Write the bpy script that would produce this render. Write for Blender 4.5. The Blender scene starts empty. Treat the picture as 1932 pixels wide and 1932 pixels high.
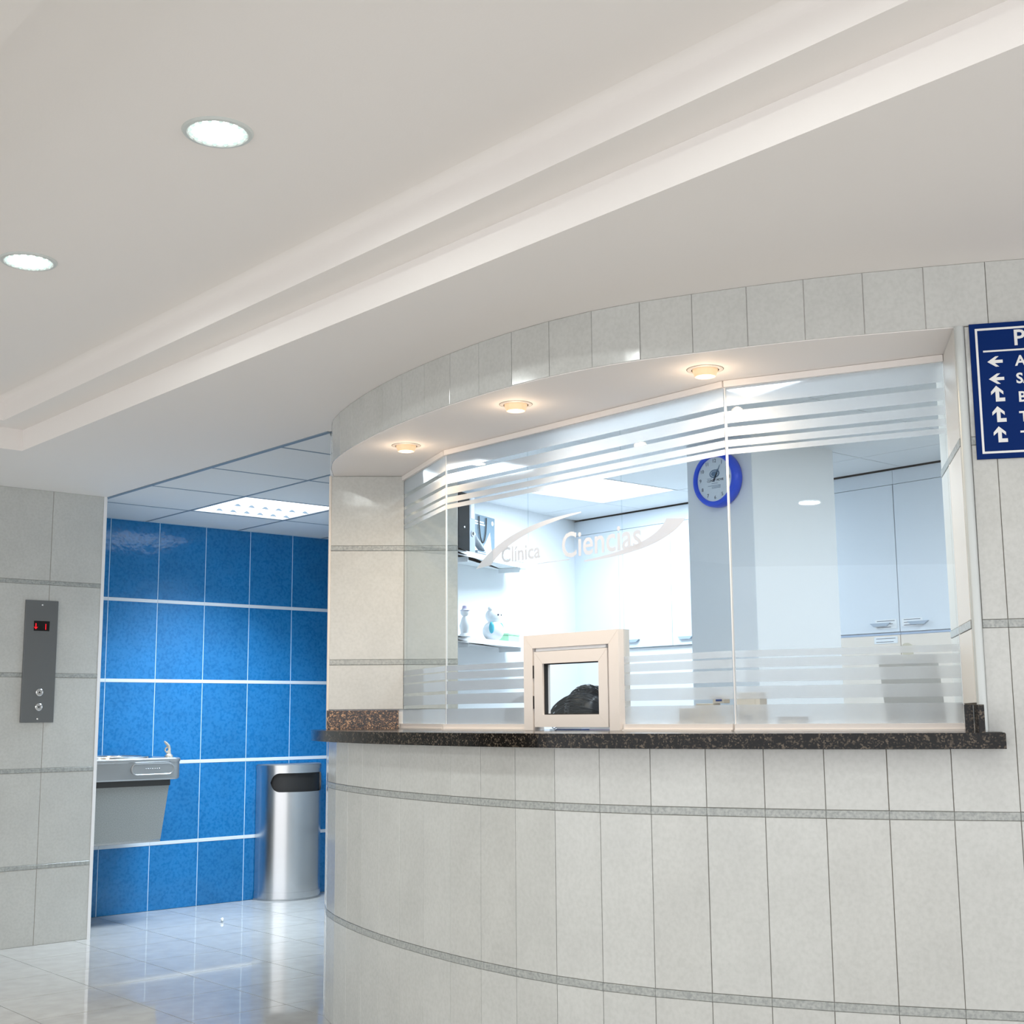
import bpy, bmesh, math, random
from mathutils import Vector, Matrix
R = math.radians
random.seed(7)
SC = bpy.context.scene
C = SC.collection

# ------------------------------------------------------------------ camera, world, lights, exposure
cam_d = bpy.data.cameras.new('camera')
cam = bpy.data.objects.new('camera', cam_d)
C.objects.link(cam)
SC.camera = cam
f_px, pitch, roll, yaw = 2470.3, 0.153578, -0.0081518, 0.849783
cam_d.sensor_width = 36.0
cam_d.lens = f_px / 1932 * 36.0
cam_d.clip_end = 100
# world axes: X runs away to the right along the blue wall, Y away to the left, Z up
def to_world(v):
    d1 = Vector((math.sin(yaw), math.cos(yaw), 0)); d2 = Vector((-math.cos(yaw), math.sin(yaw), 0))
    return Vector((v.dot(d1), v.dot(d2), v.z))
cp, sp, cr, sr = math.cos(pitch), math.sin(pitch), math.cos(roll), math.sin(roll)
fwd = Vector((0, cp, sp)); up = Vector((0, -sp, cp)); rt = Vector((1, 0, 0))
r2 = rt*cr + up*sr; u2 = -rt*sr + up*cr
F, RR_, U = to_world(fwd), to_world(r2), to_world(u2)
cam.matrix_world = Matrix(((RR_.x, U.x, -F.x, 0), (RR_.y, U.y, -F.y, 0), (RR_.z, U.z, -F.z, 1.085), (0, 0, 0, 1)))

w = bpy.data.worlds.new('lobby_light'); SC.world = w; w.use_nodes = True
bg = w.node_tree.nodes['Background']
bg.inputs[0].default_value = (0.97, 0.975, 1.0, 1); bg.inputs[1].default_value = 2.05

vs = SC.view_settings
vs.view_transform = 'Standard'; vs.look = 'None'; vs.gamma = 1.0; vs.exposure = 0.0
vs.use_curve_mapping = False

def area(name, loc, size, power, col, spread=180, rot=(0, 0, 0), shape='SQUARE'):
    l = bpy.data.lights.new(name, 'AREA'); l.shape = shape; l.size = size
    l.energy = power; l.color = col; l.spread = R(spread)
    o = bpy.data.objects.new(name, l); o.location = loc; o.rotation_euler = rot
    C.objects.link(o); return o
LOBBY_P, CORR_P, OFF_P, HAL_P = 5.0, 34.0, 31.0, 4.6
LOBBY_Y = [3.72, 2.586, 1.452, 0.318, -0.816, -1.95]

# ------------------------------------------------------------------ materials
def mat(name, col, rough=0.5, metal=0.0, **k):
    m = bpy.data.materials.new(name); m.use_nodes = True
    b = m.node_tree.nodes['Principled BSDF']
    b.inputs['Base Color'].default_value = (*col, 1); b.inputs['Roughness'].default_value = rough
    b.inputs['Metallic'].default_value = metal
    for kk, v in k.items(): b.inputs[kk].default_value = v
    return m
def N(m, t, **k):
    n = m.node_tree.nodes.new(t)
    for a, v in k.items(): setattr(n, a, v)
    return n
def L(m, a, b): m.node_tree.links.new(a, b)
def speckle(m, c1, c2, scale=60, lo=.35, hi=.65, detail=6, c3=None, coords='Object', big=None):
    """colour from noise: c1..c2 plus faint broad mottling"""
    b = m.node_tree.nodes['Principled BSDF']
    g = N(m, 'ShaderNodeNewGeometry')
    n = N(m, 'ShaderNodeTexNoise'); n.inputs['Scale'].default_value = scale; n.inputs['Detail'].default_value = detail
    L(m, g.outputs['Position'], n.inputs['Vector'])
    r = N(m, 'ShaderNodeValToRGB'); r.color_ramp.elements[0].position = lo; r.color_ramp.elements[1].position = hi
    r.color_ramp.elements[0].color = (*c1, 1); r.color_ramp.elements[1].color = (*c2, 1)
    L(m, n.outputs['Fac'], r.inputs[0])
    out = r.outputs[0]
    if big:
        n2 = N(m, 'ShaderNodeTexNoise'); n2.inputs['Scale'].default_value = big[0]; n2.inputs['Detail'].default_value = 3
        L(m, g.outputs['Position'], n2.inputs['Vector'])
        mx = N(m, 'ShaderNodeMix', data_type='RGBA', blend_type='MULTIPLY')
        r2_ = N(m, 'ShaderNodeValToRGB'); r2_.color_ramp.elements[0].position = .3; r2_.color_ramp.elements[1].position = .7
        r2_.color_ramp.elements[0].color = (big[1],)*3 + (1,); r2_.color_ramp.elements[1].color = (1, 1, 1, 1)
        L(m, n2.outputs['Fac'], r2_.inputs[0])
        mx.inputs[0].default_value = 1.0
        L(m, out, mx.inputs[6]); L(m, r2_.outputs[0], mx.inputs[7]); out = mx.outputs[2]
    L(m, out, b.inputs['Base Color'])
    return n, g
def bump(m, scale, strength, dist=.01, detail=2):
    b = m.node_tree.nodes['Principled BSDF']
    g = N(m, 'ShaderNodeNewGeometry'); n = N(m, 'ShaderNodeTexNoise')
    n.inputs['Scale'].default_value = scale; n.inputs['Detail'].default_value = detail
    bp = N(m, 'ShaderNodeBump'); bp.inputs['Strength'].default_value = strength; bp.inputs['Distance'].default_value = dist
    L(m, g.outputs['Position'], n.inputs['Vector']); L(m, n.outputs['Fac'], bp.inputs['Height'])
    L(m, bp.outputs[0], b.inputs['Normal'])
def emit(name, col, s):
    m = bpy.data.materials.new(name); m.use_nodes = True; nt = m.node_tree; nt.nodes.clear()
    e = nt.nodes.new('ShaderNodeEmission'); e.inputs[0].default_value = (*col, 1); e.inputs[1].default_value = s
    o = nt.nodes.new('ShaderNodeOutputMaterial'); nt.links.new(e.outputs[0], o.inputs[0]); return m

M_tile = []
for k, (a, b_) in enumerate((((.535, .545, .522), (.588, .596, .574)), ((.525, .532, .508), (.578, .584, .560)), ((.545, .555, .532), (.598, .606, .584)))):
    m = mat('beige_ceramic', a, .13); speckle(m, a, b_, 90, .3, .62, 8, big=(7, .93)); bump(m, 9, .25, .004); M_tile.append(m)
M_blue = []
for k, s in enumerate((1.0, .93, 1.06)):
    m = mat('blue_ceramic', (0, .2, .5), .12)
    speckle(m, (.001*s, .155*s, .42*s), (.014*s, .20*s, .50*s), 60, .36, .55, 12, big=(6, .88)); bump(m, 14, .5, .004, 3); M_blue.append(m)
M_strip = mat('grey_ceramic_strip', (.36, .38, .37), .25); speckle(M_strip, (.30, .32, .31), (.44, .455, .44), 120, .35, .65)
M_stripw = mat('pale_ceramic_strip', (.72, .78, .85), .2)
M_grout = mat('grout', (.27, .235, .19), .9)
M_groutb = mat('pale_blue_grout', (.55, .75, .92), .8)
M_floor = []
for k in range(3):
    m = mat('polished_floor_tile', (.5, .5, .48), .045)
    speckle(m, (.53-.01*k, .515-.01*k, .49-.01*k), (.59, .575, .55), 12, .3, .7, 4, big=(3, .95)); bump(m, 3.5, .03, .004, 0); M_floor.append(m)
M_groutf = mat('floor_grout', (.13, .12, .11), .8)
M_plaster = mat('ceiling_plaster', (.88, .845, .815), .75); bump(M_plaster, 160, .08, .002)
M_soffit = mat('niche_plaster', (.88, .84, .82), .7)
M_ctile = mat('ceiling_panel_white', (.78, .81, .83), .8); bump(M_ctile, 300, .15, .002)
M_tbar = mat('ceiling_grid_bar', (.22, .29, .36), .45)
M_owhite = mat('office_white_paint', (.80, .83, .86), .6)
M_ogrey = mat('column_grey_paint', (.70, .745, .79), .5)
M_cab = mat('cabinet_laminate', (.70, .76, .83), .3)
M_cabb = mat('beige_laminate', (.80, .72, .64), .3)
M_gapshade = mat('gap_shade_blue_grey', (.36, .46, .62), .5)
M_gap = mat('shadow_gap', (.01, .012, .015), .9)
M_pvc = mat('white_pvc', (.84, .80, .77), .35)
M_dark = mat('black_rubber', (.012, .011, .011), .6)
M_gran = mat('granite', (.02, .02, .02), .15, 0, **{'Specular IOR Level': .25})
def granite(m, dark, mid, light):
    b = m.node_tree.nodes['Principled BSDF']; g = N(m, 'ShaderNodeNewGeometry')
    v = N(m, 'ShaderNodeTexVoronoi'); v.inputs['Scale'].default_value = 260; L(m, g.outputs['Position'], v.inputs['Vector'])
    n = N(m, 'ShaderNodeTexNoise'); n.inputs['Scale'].default_value = 60; n.inputs['Detail'].default_value = 6; L(m, g.outputs['Position'], n.inputs['Vector'])
    sx = N(m, 'ShaderNodeSeparateColor'); L(m, v.outputs['Color'], sx.inputs[0])
    ad = N(m, 'ShaderNodeMath', operation='MULTIPLY'); L(m, sx.outputs[0], ad.inputs[0]); L(m, n.outputs['Fac'], ad.inputs[1])
    r = N(m, 'ShaderNodeValToRGB'); e = r.color_ramp.elements
    e[0].position = .18; e[0].color = (*dark, 1); e[1].position = .55; e[1].color = (*light, 1)
    x = e.new(.33); x.color = (*mid, 1)
    L(m, ad.outputs[0], r.inputs[0]); L(m, r.outputs[0], b.inputs['Base Color'])
granite(M_gran, (.002, .002, .002), (.009, .007, .005), (.12, .095, .07))
M_gran2 = mat('granite_brown', (.1, .06, .04), .15); granite(M_gran2, (.012, .008, .006), (.11, .055, .03), (.55, .32, .17))
M_steel = mat('brushed_steel', (.62, .63, .64), .24, 1.0)
M_steel2 = mat('satin_steel', (.42, .43, .44), .38, .9)
M_cover = mat('grey_cover_sheet', (.29, .305, .30), .5, .35); speckle(M_cover, (.26, .275, .27), (.33, .345, .34), 200, .35, .65)
M_plate = mat('call_plate_grey', (.165, .175, .18), .42, .5)
M_chrome = mat('chrome', (.8, .8, .8), .12, 1.0)
M_trimw = mat('white_trim', (.85, .85, .86), .4)
M_alu = mat('aluminium_trim', (.55, .58, .57), .35, .3)
M_signb = mat('sign_blue', (.0, .019, .125), .5, 0, **{'Specular IOR Level': .1})
M_white = mat('white_letter', (.80, .80, .78), .45)
M_clockb = mat('clock_blue', (.0, .07, .72), .35, 0, **{'Specular IOR Level': .2})
M_clockf = mat('clock_face', (.62, .70, .78), .4)
M_ink = mat('grey_ink', (.03, .045, .08), .6)
M_inkb = mat('blue_ink', (.07, .15, .26), .5)
M_black = mat('black_display', (.004, .003, .004), .2)
M_red = emit('red_led', (1, .02, .03), 1.3)
M_lamp = emit('downlight_glow', (.93, 1, .97), 9)
M_lampdim = emit('downlight_facet', (.75, .92, .86), 1.1)
M_hal = emit('halogen_glow', (1, .86, .68), 6)
M_pan = emit('panel_glow', (.90, .96, 1), 3.0)
M_louv = mat('louvre_fin', (.035, .05, .065), .6)
M_panel2 = emit('office_panel_glow', (.92, .97, 1), 5.0)
M_ring = mat('lamp_ring', (.62, .66, .64), .4)
M_ringw = mat('halogen_ring', (.74, .68, .62), .4)
M_cup = mat('halogen_cup', (.85, .62, .42), .3); M_cup.node_tree.nodes['Principled BSDF'].inputs['Emission Color'].default_value = (1, .62, .32, 1)
M_cup.node_tree.nodes['Principled BSDF'].inputs['Emission Strength'].default_value = .45
M_hair = mat('black_hair', (.006, .010, .018), .35)
M_skin = mat('skin', (.42, .24, .16), .5)
M_shirt = mat('navy_cloth', (.02, .03, .10), .8)
M_binder = mat('black_binder', (.010, .014, .018), .8, 0, **{'Specular IOR Level': .15}); M_greyc = mat('grey_card', (.34, .40, .48), .5)
M_bag = mat('bag_grey_blue', (.13, .20, .26), .5); M_paper = mat('paper', (.80, .83, .86), .7)
M_box = mat('cream_carton', (.64, .56, .47), .6); M_boxg = mat('grey_carton', (.33, .30, .28), .6); M_boxb = mat('blue_print', (.0, .035, .22), .4)
M_clip = mat('grey_board', (.40, .41, .415), .6); M_clip2 = mat('clip_cream', (.55, .55, .48), .5)
M_teal = mat('teal_plastic', (.05, .42, .55), .4); M_green = mat('pale_green_plastic', (.42, .75, .50), .5); M_lil = mat('lilac_cloth', (.55, .50, .70), .7)
M_seat = mat('dark_blue_seat', (.02, .03, .06), .7)
# clear glass: transparent with fresnel reflection
M_glass = bpy.data.materials.new('clear_glass'); M_glass.use_nodes = True
nt = M_glass.node_tree; nt.nodes.clear()
o_ = nt.nodes.new('ShaderNodeOutputMaterial'); mx = nt.nodes.new('ShaderNodeMixShader'); fr = nt.nodes.new('ShaderNodeFresnel'); fr.inputs[0].default_value = 1.5
tr = nt.nodes.new('ShaderNodeBsdfTransparent'); tr.inputs[0].default_value = (.95, .975, .98, 1); gl = nt.nodes.new('ShaderNodeBsdfGlossy'); gl.inputs['Roughness'].default_value = .01
ge_ = nt.nodes.new('ShaderNodeNewGeometry'); mr_ = nt.nodes.new('ShaderNodeMapRange'); mr_.inputs[3].default_value = 1.42; mr_.inputs[4].default_value = 1/1.42   # thin pane: same reflectance on both faces
nt.links.new(ge_.outputs['Backfacing'], mr_.inputs[0]); nt.links.new(mr_.outputs[0], fr.inputs[0])
nt.links.new(fr.outputs[0], mx.inputs[0]); nt.links.new(tr.outputs[0], mx.inputs[1]); nt.links.new(gl.outputs[0], mx.inputs[2]); nt.links.new(mx.outputs[0], o_.inputs[0])
# frosted film: partly see-through, the rest scatters light both ways
def film(name, clear, rough, through=.55, k=1.0):
    m = bpy.data.materials.new(name); m.use_nodes = True
    nt = m.node_tree; nt.nodes.clear()
    o_ = nt.nodes.new('ShaderNodeOutputMaterial'); mx = nt.nodes.new('ShaderNodeMixShader'); mx.inputs[0].default_value = clear
    m2 = nt.nodes.new('ShaderNodeMixShader'); m2.inputs[0].default_value = through
    m3 = nt.nodes.new('ShaderNodeMixShader'); m3.inputs[0].default_value = rough
    d = nt.nodes.new('ShaderNodeBsdfDiffuse'); d.inputs[0].default_value = (.86*k*(k > .8 or .93), .89*k, min(1, .92*k*(1 if k > .8 else 1.13)), 1)
    t = nt.nodes.new('ShaderNodeBsdfTranslucent'); t.inputs[0].default_value = (.88*k, .92*k, .96*k, 1)
    rf = nt.nodes.new('ShaderNodeBsdfRefraction'); rf.inputs['IOR'].default_value = 1.35; rf.inputs['Roughness'].default_value = .11
    tr = nt.nodes.new('ShaderNodeBsdfTransparent')
    nt.links.new(d.outputs[0], m2.inputs[1]); nt.links.new(t.outputs[0], m2.inputs[2])
    nt.links.new(tr.outputs[0], m3.inputs[1]); nt.links.new(rf.outputs[0], m3.inputs[2])
    nt.links.new(m2.outputs[0], mx.inputs[1]); nt.links.new(m3.outputs[0], mx.inputs[2]); nt.links.new(mx.outputs[0], o_.inputs[0])
    return m
M_film = film('frosted_film', .64, .6, .42, .92)
M_film2 = film('lettering_film', .14, 0, .12, .72)

# ------------------------------------------------------------------ helpers
WL = {}
def link(o, parent=None):
    C.objects.link(o)
    if parent: o.parent = parent
def tag(o, label=None, cat=None, group=None, kind=None):
    if label: o['label'] = label
    if cat: o['category'] = cat
    if group: o['group'] = group
    if kind: o['kind'] = kind
    return o
def root(name, loc, label=None, cat=None, group=None, kind=None):
    o = bpy.data.objects.new(name, None); o.empty_display_size = .05; o.location = loc
    link(o); WL[o.name] = Vector(loc); return tag(o, label, cat, group, kind)
def obj(name, bm, m, parent=None, smooth=False, mats=None):
    """bm holds world coordinates"""
    bmesh.ops.recalc_face_normals(bm, faces=bm.faces)
    vs_ = [v.co for v in bm.verts]
    c = (Vector([min(v[i] for v in vs_) for i in range(3)]) + Vector([max(v[i] for v in vs_) for i in range(3)])) / 2
    bmesh.ops.translate(bm, verts=bm.verts, vec=-c)
    me = bpy.data.meshes.new(name); bm.to_mesh(me); bm.free()
    for mm in (mats or [m]): me.materials.append(mm)
    if smooth:
        me.polygons.foreach_set('use_smooth', [True]*len(me.polygons))
        try: me.set_sharp_from_angle(angle=R(35))
        except Exception: pass
    o = bpy.data.objects.new(name, me)
    o.location = c - (WL[parent.name] if parent else Vector())
    link(o, parent); WL[o.name] = c.copy()
    return o
def B(): return bmesh.new()
def box(bm, lo, hi, bev=0, rot=None, about=None):
    r = bmesh.ops.create_cube(bm, size=1)['verts']
    lo, hi = Vector(lo), Vector(hi); s = hi-lo; c = (lo+hi)/2
    for v in r: v.co = Vector((v.co.x*s.x, v.co.y*s.y, v.co.z*s.z)) + c
    vs_ = r
    if bev:
        es = list({e for v in r for e in v.link_edges})
        q = bmesh.ops.bevel(bm, geom=es, offset=bev, segments=2, affect='EDGES', profile=.5); vs_ = list({v for f in q['faces'] for v in f.verts} | {v for v in r if v.is_valid})
    if rot is not None:
        bmesh.ops.rotate(bm, verts=[v for v in vs_ if v.is_valid], cent=Vector(about) if about else c, matrix=Matrix.Rotation(rot, 3, 'Z'))
    return vs_
def obox(bm, c, ux, uy, uz, s, bev=0):
    """oriented box: centre, axes, full sizes"""
    n0 = len(bm.verts); r = bmesh.ops.create_cube(bm, size=1)['verts']
    if bev:
        for v in r: v.co = Vector((v.co.x*s[0], v.co.y*s[1], v.co.z*s[2]))
        es = list({e for v in r for e in v.link_edges})
        q = bmesh.ops.bevel(bm, geom=es, offset=bev, segments=2, affect='EDGES', profile=.5)
        allv = list({v for f in q['faces'] for v in f.verts} | {v for v in r if v.is_valid})
        for v in allv: v.co = Vector(c) + Vector(ux)*v.co.x + Vector(uy)*v.co.y + Vector(uz)*v.co.z
        return allv
    for v in r: v.co = Vector(c) + Vector(ux)*v.co.x*s[0] + Vector(uy)*v.co.y*s[1] + Vector(uz)*v.co.z*s[2]
    return r
def prism(bm, poly, z0, z1):
    a = [bm.verts.new((x, y, z0)) for x, y in poly]; b = [bm.verts.new((x, y, z1)) for x, y in poly]
    n = len(poly)
    bm.faces.new(a); bm.faces.new(b)
    for i in range(n): bm.faces.new((a[i], a[(i+1) % n], b[(i+1) % n], b[i]))
def plate(bm, poly, o, ux, uy, un, t):
    """flat 2D outline in a plane, thickness t along un"""
    o, ux, uy, un = map(Vector, (o, ux, uy, un))
    a = [bm.verts.new(o+ux*x+uy*y) for x, y in poly]; b = [bm.verts.new(o+ux*x+uy*y+un*t) for x, y in poly]
    n = len(poly); bm.faces.new(a); bm.faces.new(b)
    for i in range(n): bm.faces.new((a[i], a[(i+1) % n], b[(i+1) % n], b[i]))
def ring_strip(bm, rings, closed=True, cap0=False, cap1=False):
    V = [[bm.verts.new(p) for p in r] for r in rings]; n = len(rings[0])
    for a, b in zip(V, V[1:]):
        for i in range(n if closed else n-1):
            bm.faces.new((a[i], a[(i+1) % n], b[(i+1) % n], b[i]))
    if cap0: bm.faces.new(V[0])
    if cap1: bm.faces.new(V[-1])
def lathe(bm, prof, c, n=32, axis=None, cap0=True, cap1=True):
    c = Vector(c); az = Vector(axis).normalized() if axis else Vector((0, 0, 1))
    ax = az.orthogonal().normalized(); ay = az.cross(ax)
    ring_strip(bm, [[c+az*h+(ax*math.cos(2*math.pi*i/n)+ay*math.sin(2*math.pi*i/n))*r for i in range(n)] for r, h in prof], True, cap0, cap1)
def tube(bm, pts, r, n=8, cap=True):
    pts = [Vector(p) for p in pts]; rings = []; pa = None
    for i, p in enumerate(pts):
        t = (pts[min(i+1, len(pts)-1)]-pts[max(i-1, 0)]).normalized()
        a = t.orthogonal().normalized() if pa is None else (pa - t*pa.dot(t)).normalized()
        pa = a; b = t.cross(a); rr = r[i] if isinstance(r, (list, tuple)) else r
        rings.append([p+(a*math.cos(2*math.pi*k/n)+b*math.sin(2*math.pi*k/n))*rr for k in range(n)])
    ring_strip(bm, rings, True, cap, cap)
TM = {}
def tile_mesh(w_, h_, t, m, bev=.0012):
    k = (round(w_, 4), round(h_, 4), t, m.name)
    if k not in TM:
        bm = B(); box(bm, (-w_/2, -t, -h_/2), (w_/2, 0, h_/2), 0)
        fe = [e for e in bm.edges if all(abs(v.co.y) < 1e-6 for v in e.verts)]
        bmesh.ops.bevel(bm, geom=fe, offset=bev, segments=1, affect='EDGES')
        bmesh.ops.recalc_face_normals(bm, faces=bm.faces)
        me = bpy.data.meshes.new('tile'); bm.to_mesh(me); bm.free(); me.materials.append(m); TM[k] = me
    return TM[k]
def put_tile(name, me, p, rz, parent, rx=0):
    """tile whose face looks along local +Y turned by rz"""
    o = bpy.data.objects.new(name, me); o.location = Vector(p) - WL[parent.name]; o.rotation_euler = (rx, 0, rz)
    link(o, parent); return o
def text(name, body, size, o, ux, uy, mat_, parent, thick=.001, align='LEFT', sx=1.0, font=None, shear=0, bold=0):
    cu = bpy.data.curves.new('t', 'FONT'); cu.body = body; cu.size = size; cu.align_x = align; cu.extrude = thick/2; cu.shear = shear; cu.offset = bold
    cu.resolution_u = 3
    to = bpy.data.objects.new('t', cu); C.objects.link(to)
    dg = bpy.context.evaluated_depsgraph_get(); dg.update()
    me = bpy.data.meshes.new_from_object(to.evaluated_get(dg)); bpy.data.objects.remove(to)
    ux, uy = Vector(ux), Vector(uy); un = ux.cross(uy)
    bm = B(); bm.from_mesh(me)
    for v in bm.verts: v.co = Vector(o) + ux*(v.co.x*sx) + uy*v.co.y + un*v.co.z
    return obj(name, bm, mat_, parent)

Z0, ZT = 2.228, 2.059                     # plaster ceiling, top of the reception opening
STRIPS = [.370, .832, 1.298, 1.760]; SH = .0105; G = .0016
ROWS = [(0, .3595), (.3805, .8215), (.8425, 1.2875), (1.3085, 1.7495), (1.7705, Z0)]

# ------------------------------------------------------------------ curved reception wall path (left end -> right end)
ctrl = [(2.941, 4.46), (2.80, 4.262), (2.716, 4.07), (2.646, 3.845), (2.592, 3.62), (2.553, 3.38), (2.531, 3.15), (2.524, 2.95), (2.534, 2.76), (2.563, 2.58), (2.610, 2.425),
        (2.672, 2.282), (2.738, 2.141), (2.809, 2.003), (2.886, 1.872), (2.968, 1.746), (3.053, 1.623), (3.140, 1.505), (3.235, 1.385), (3.335, 1.265), (3.44, 1.145), (3.55, 1.025), (3.90, .645), (4.40, .105), (5.00, -.545), (5.70, -1.305), (6.50, -2.17)]
def cr_spline(P, n=10):
    out = []
    for i in range(len(P)-1):
        p0 = Vector(P[max(i-1, 0)]); p1 = Vector(P[i]); p2 = Vector(P[i+1]); p3 = Vector(P[min(i+2, len(P)-1)])
        for k in range(n):
            t = k/n; out.append(.5*((2*p1)+(-p0+p2)*t+(2*p0-5*p1+4*p2-p3)*t*t+(-p0+3*p1-3*p2+p3)*t**3))
    out.append(Vector(P[-1])); return out
PATH = cr_spline(ctrl)
for _ in range(8): PATH = [PATH[0]]+[(PATH[i-1]+PATH[i]*2+PATH[i+1])/4 for i in range(1, len(PATH)-1)]+[PATH[-1]]
S = [0]
for a, b in zip(PATH, PATH[1:]): S.append(S[-1]+(b-a).length)
def at(s):
    s = max(0, min(S[-1], s))
    for i in range(len(S)-1):
        if s <= S[i+1]:
            t = (s-S[i])/(S[i+1]-S[i]); return PATH[i].lerp(PATH[i+1], t)
def nrm(s):                                # outward (towards the lobby)
    d = (at(s+.02)-at(s-.02)).normalized(); return Vector((d.y, -d.x)) * (1 if Vector((d.y, -d.x)).x < 0 else -1)
def s_of(p):
    return min(range(len(PATH)), key=lambda i: (PATH[i]-Vector(p)).length)
def off(s0, s1, d, n=60):
    return [tuple(at(s0+(s1-s0)*i/n)+nrm(s0+(s1-s0)*i/n)*d) for i in range(n+1)]
S_R = S[s_of((3.003, 1.687))]              # right edge of the opening
S_G = S[s_of((3.035, 1.647))]              # right end of the granite counter
s_ref = S[s_of((3.055, 1.623))]            # a known tile joint
JP = .1528
joints = []
s = s_ref
while s > 0.02: joints.append(s); s -= JP
joints.append(0.0)
s = s_ref + JP
while s < S[-1]: joints.append(s); s += JP
joints = sorted(joints + [S[-1]])

wall_right = root('wall_right', (2.9, 2.6, 0), kind='structure')
PL, PR_, PB = (2.937, 4.472), (3.16, 4.293), (3.345, 4.144)
G1, G2, G3, G4 = (3.190, 4.318), (2.976, 3.752), (2.979, 2.427), (3.222, 1.852)
RRp, RJ = (3.003, 1.687), (3.385, 1.968)
TT = .008
ZC0, ZC1 = .9945, 1.033
bm = B(); prism(bm, off(0, S[-1], -.0045, 320) + off(S[-1], 0, -.13, 100), 0, .9935); obj('wall_base', bm, M_grout, wall_right)
# header body down to the opening, back to the glazing line
def walk(P, n):                            # resample a polyline into n+1 points
    P = [Vector(p) for p in P]; d = [0]
    for a, b in zip(P, P[1:]): d.append(d[-1]+(b-a).length)
    out = []
    for k in range(n+1):
        t = d[-1]*k/n
        for i in range(len(P)-1):
            if t <= d[i+1]+1e-9: out.append(P[i].lerp(P[i+1], (t-d[i])/(d[i+1]-d[i]))); break
    return out
oo = off(0.0, S_R, -.0045, 60); ii = walk([(PL[0]+.05, PL[1]-.04), (G1[0]+.02, G1[1]-.02), (G2[0]+.03, G2[1]), (G3[0]+.03, G3[1]), (G4[0]+.03, G4[1]+.02), (RRp[0]+.06, RRp[1]+.04)], 60)
bm = B()
ring_strip(bm, [[(p[0], p[1], ZT) for p in oo], [(p.x, p.y, ZT) for p in ii], [(p.x, p.y, 2.40) for p in ii], [(p[0], p[1], 2.40) for p in oo], [(p[0], p[1], ZT) for p in oo]], False)
obj('opening_soffit', bm, M_soffit, wall_right)
# wall right of the opening
bm = B(); prism(bm, off(S_R+.004, S[-1], -.0045, 200) + [(6.62, -2.1), (6.62, 1.968), RJ, (RRp[0]+.01, RRp[1]+.005)], .9935, 2.40); obj('wall_base', bm, M_grout, wall_right)
# the tiles
def curved_tiles(j0, j1, z0, z1, mlist=M_tile):
    n = 0
    for a, b in zip(joints, joints[1:]):
        lo, hi = max(a, j0), min(b, j1)
        if hi-lo < .012: continue
        pa, pb = at(lo), at(hi); d = pb-pa; L_ = d.length-G
        mid = (pa+pb)/2; nn = Vector((d.y, -d.x)).normalized()
        if nn.x > 0: nn = -nn
        rz = math.atan2(-nn.x, nn.y)
        me = tile_mesh(L_, z1-z0-G*.6, TT, mlist[random.randrange(len(mlist))])
        put_tile('tile', me, (mid.x+random.uniform(-.0003, .0003), mid.y, (z0+z1)/2), rz+random.uniform(-.004, .004), wall_right)
for z0, z1 in ROWS[:2]: curved_tiles(0, S[-1], z0, z1)
jp = max(j for j in joints if j < S_G); jn = min(j for j in joints if j > S_G)
curved_tiles(0, jp, .8425, .9935); curved_tiles(jn, S[-1], .8425, 1.2875)
pa, pb = at(jp), at(jn); d_ = (pb-pa).normalized(); n_ = Vector((d_.y, -d_.x)); n_ = n_ if n_.x < 0 else -n_   # one tile notched around the counter end
u0, uS, uw = max(.001, S_R+.014-jp), S_G-jp, (pb-pa).length-.001
bm = B(); plate(bm, [(.001, .843), (uw, .843), (uw, 1.287), (u0, 1.287), (u0, ZC1+.001), (uS, ZC1+.001), (uS, .9935), (.001, .9935)], (pa.x, pa.y, 0), (d_.x, d_.y, 0), (0, 0, 1), (-n_.x, -n_.y, 0), TT)
obj('tile', bm, M_tile[0], wall_right)
if S_R+.014 < jp: curved_tiles(S_R+.014, jp, ZC1+.001, 1.2875)
curved_tiles(S_R+.014, S[-1], 1.3085, 1.7495)
curved_tiles(S_R+.014, S[-1], 1.7705, ZT)
curved_tiles(0, S[-1], ZT+.0015, Z0)
def curved_strip(j0, j1, z):
    for a, b in zip(joints, joints[1:]):
        lo, hi = max(a, j0), min(b, j1)
        if hi-lo < .012: continue
        pa, pb = at(lo), at(hi); d = pb-pa; mid = (pa+pb)/2; nn = Vector((d.y, -d.x)).normalized()
        if nn.x > 0: nn = -nn
        me = tile_mesh(d.length-.0006, SH*2-.001, TT, M_strip)
        put_tile('trim_strip', me, (mid.x+nn.x*.001, mid.y+nn.y*.001, z), math.atan2(-nn.x, nn.y), wall_right)
for z in STRIPS[:2]: curved_strip(0, S[-1], z)
for z in STRIPS[2:]: curved_strip(S_R+.014, S[-1], z)
# flat tiling helper for any straight stretch
def flat_tiles(parent, A, Bp, cuts, rows, strips, mlist, mstrip, face, t=TT, gk=1.3):
    """A->Bp run in plan; face = unit vector the tiles look along; cuts = joint distances from A"""
    A, Bp, face = Vector(A), Vector(Bp), Vector(face); d = (Bp-A).normalized(); Ln = (Bp-A).length
    cs = sorted({0.0, Ln} | {c for c in cuts if .004 < c < Ln-.004}); rz = math.atan2(-face.x, face.y)
    for a, b in zip(cs, cs[1:]):
        mid = A + d*(a+b)/2 + face*t
        for z0, z1 in rows:
            me = tile_mesh(b-a-G*gk, z1-z0-G*.6, t, mlist[random.randrange(len(mlist))])
            put_tile('tile', me, (mid.x, mid.y, (z0+z1)/2), rz, parent)
        for z in strips:
            me = tile_mesh(b-a-.0006, SH*2-.001, t, mstrip)
            put_tile('trim_strip', me, (mid.x+face.x*.0015, mid.y+face.y*.0015, z), rz, parent)

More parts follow.
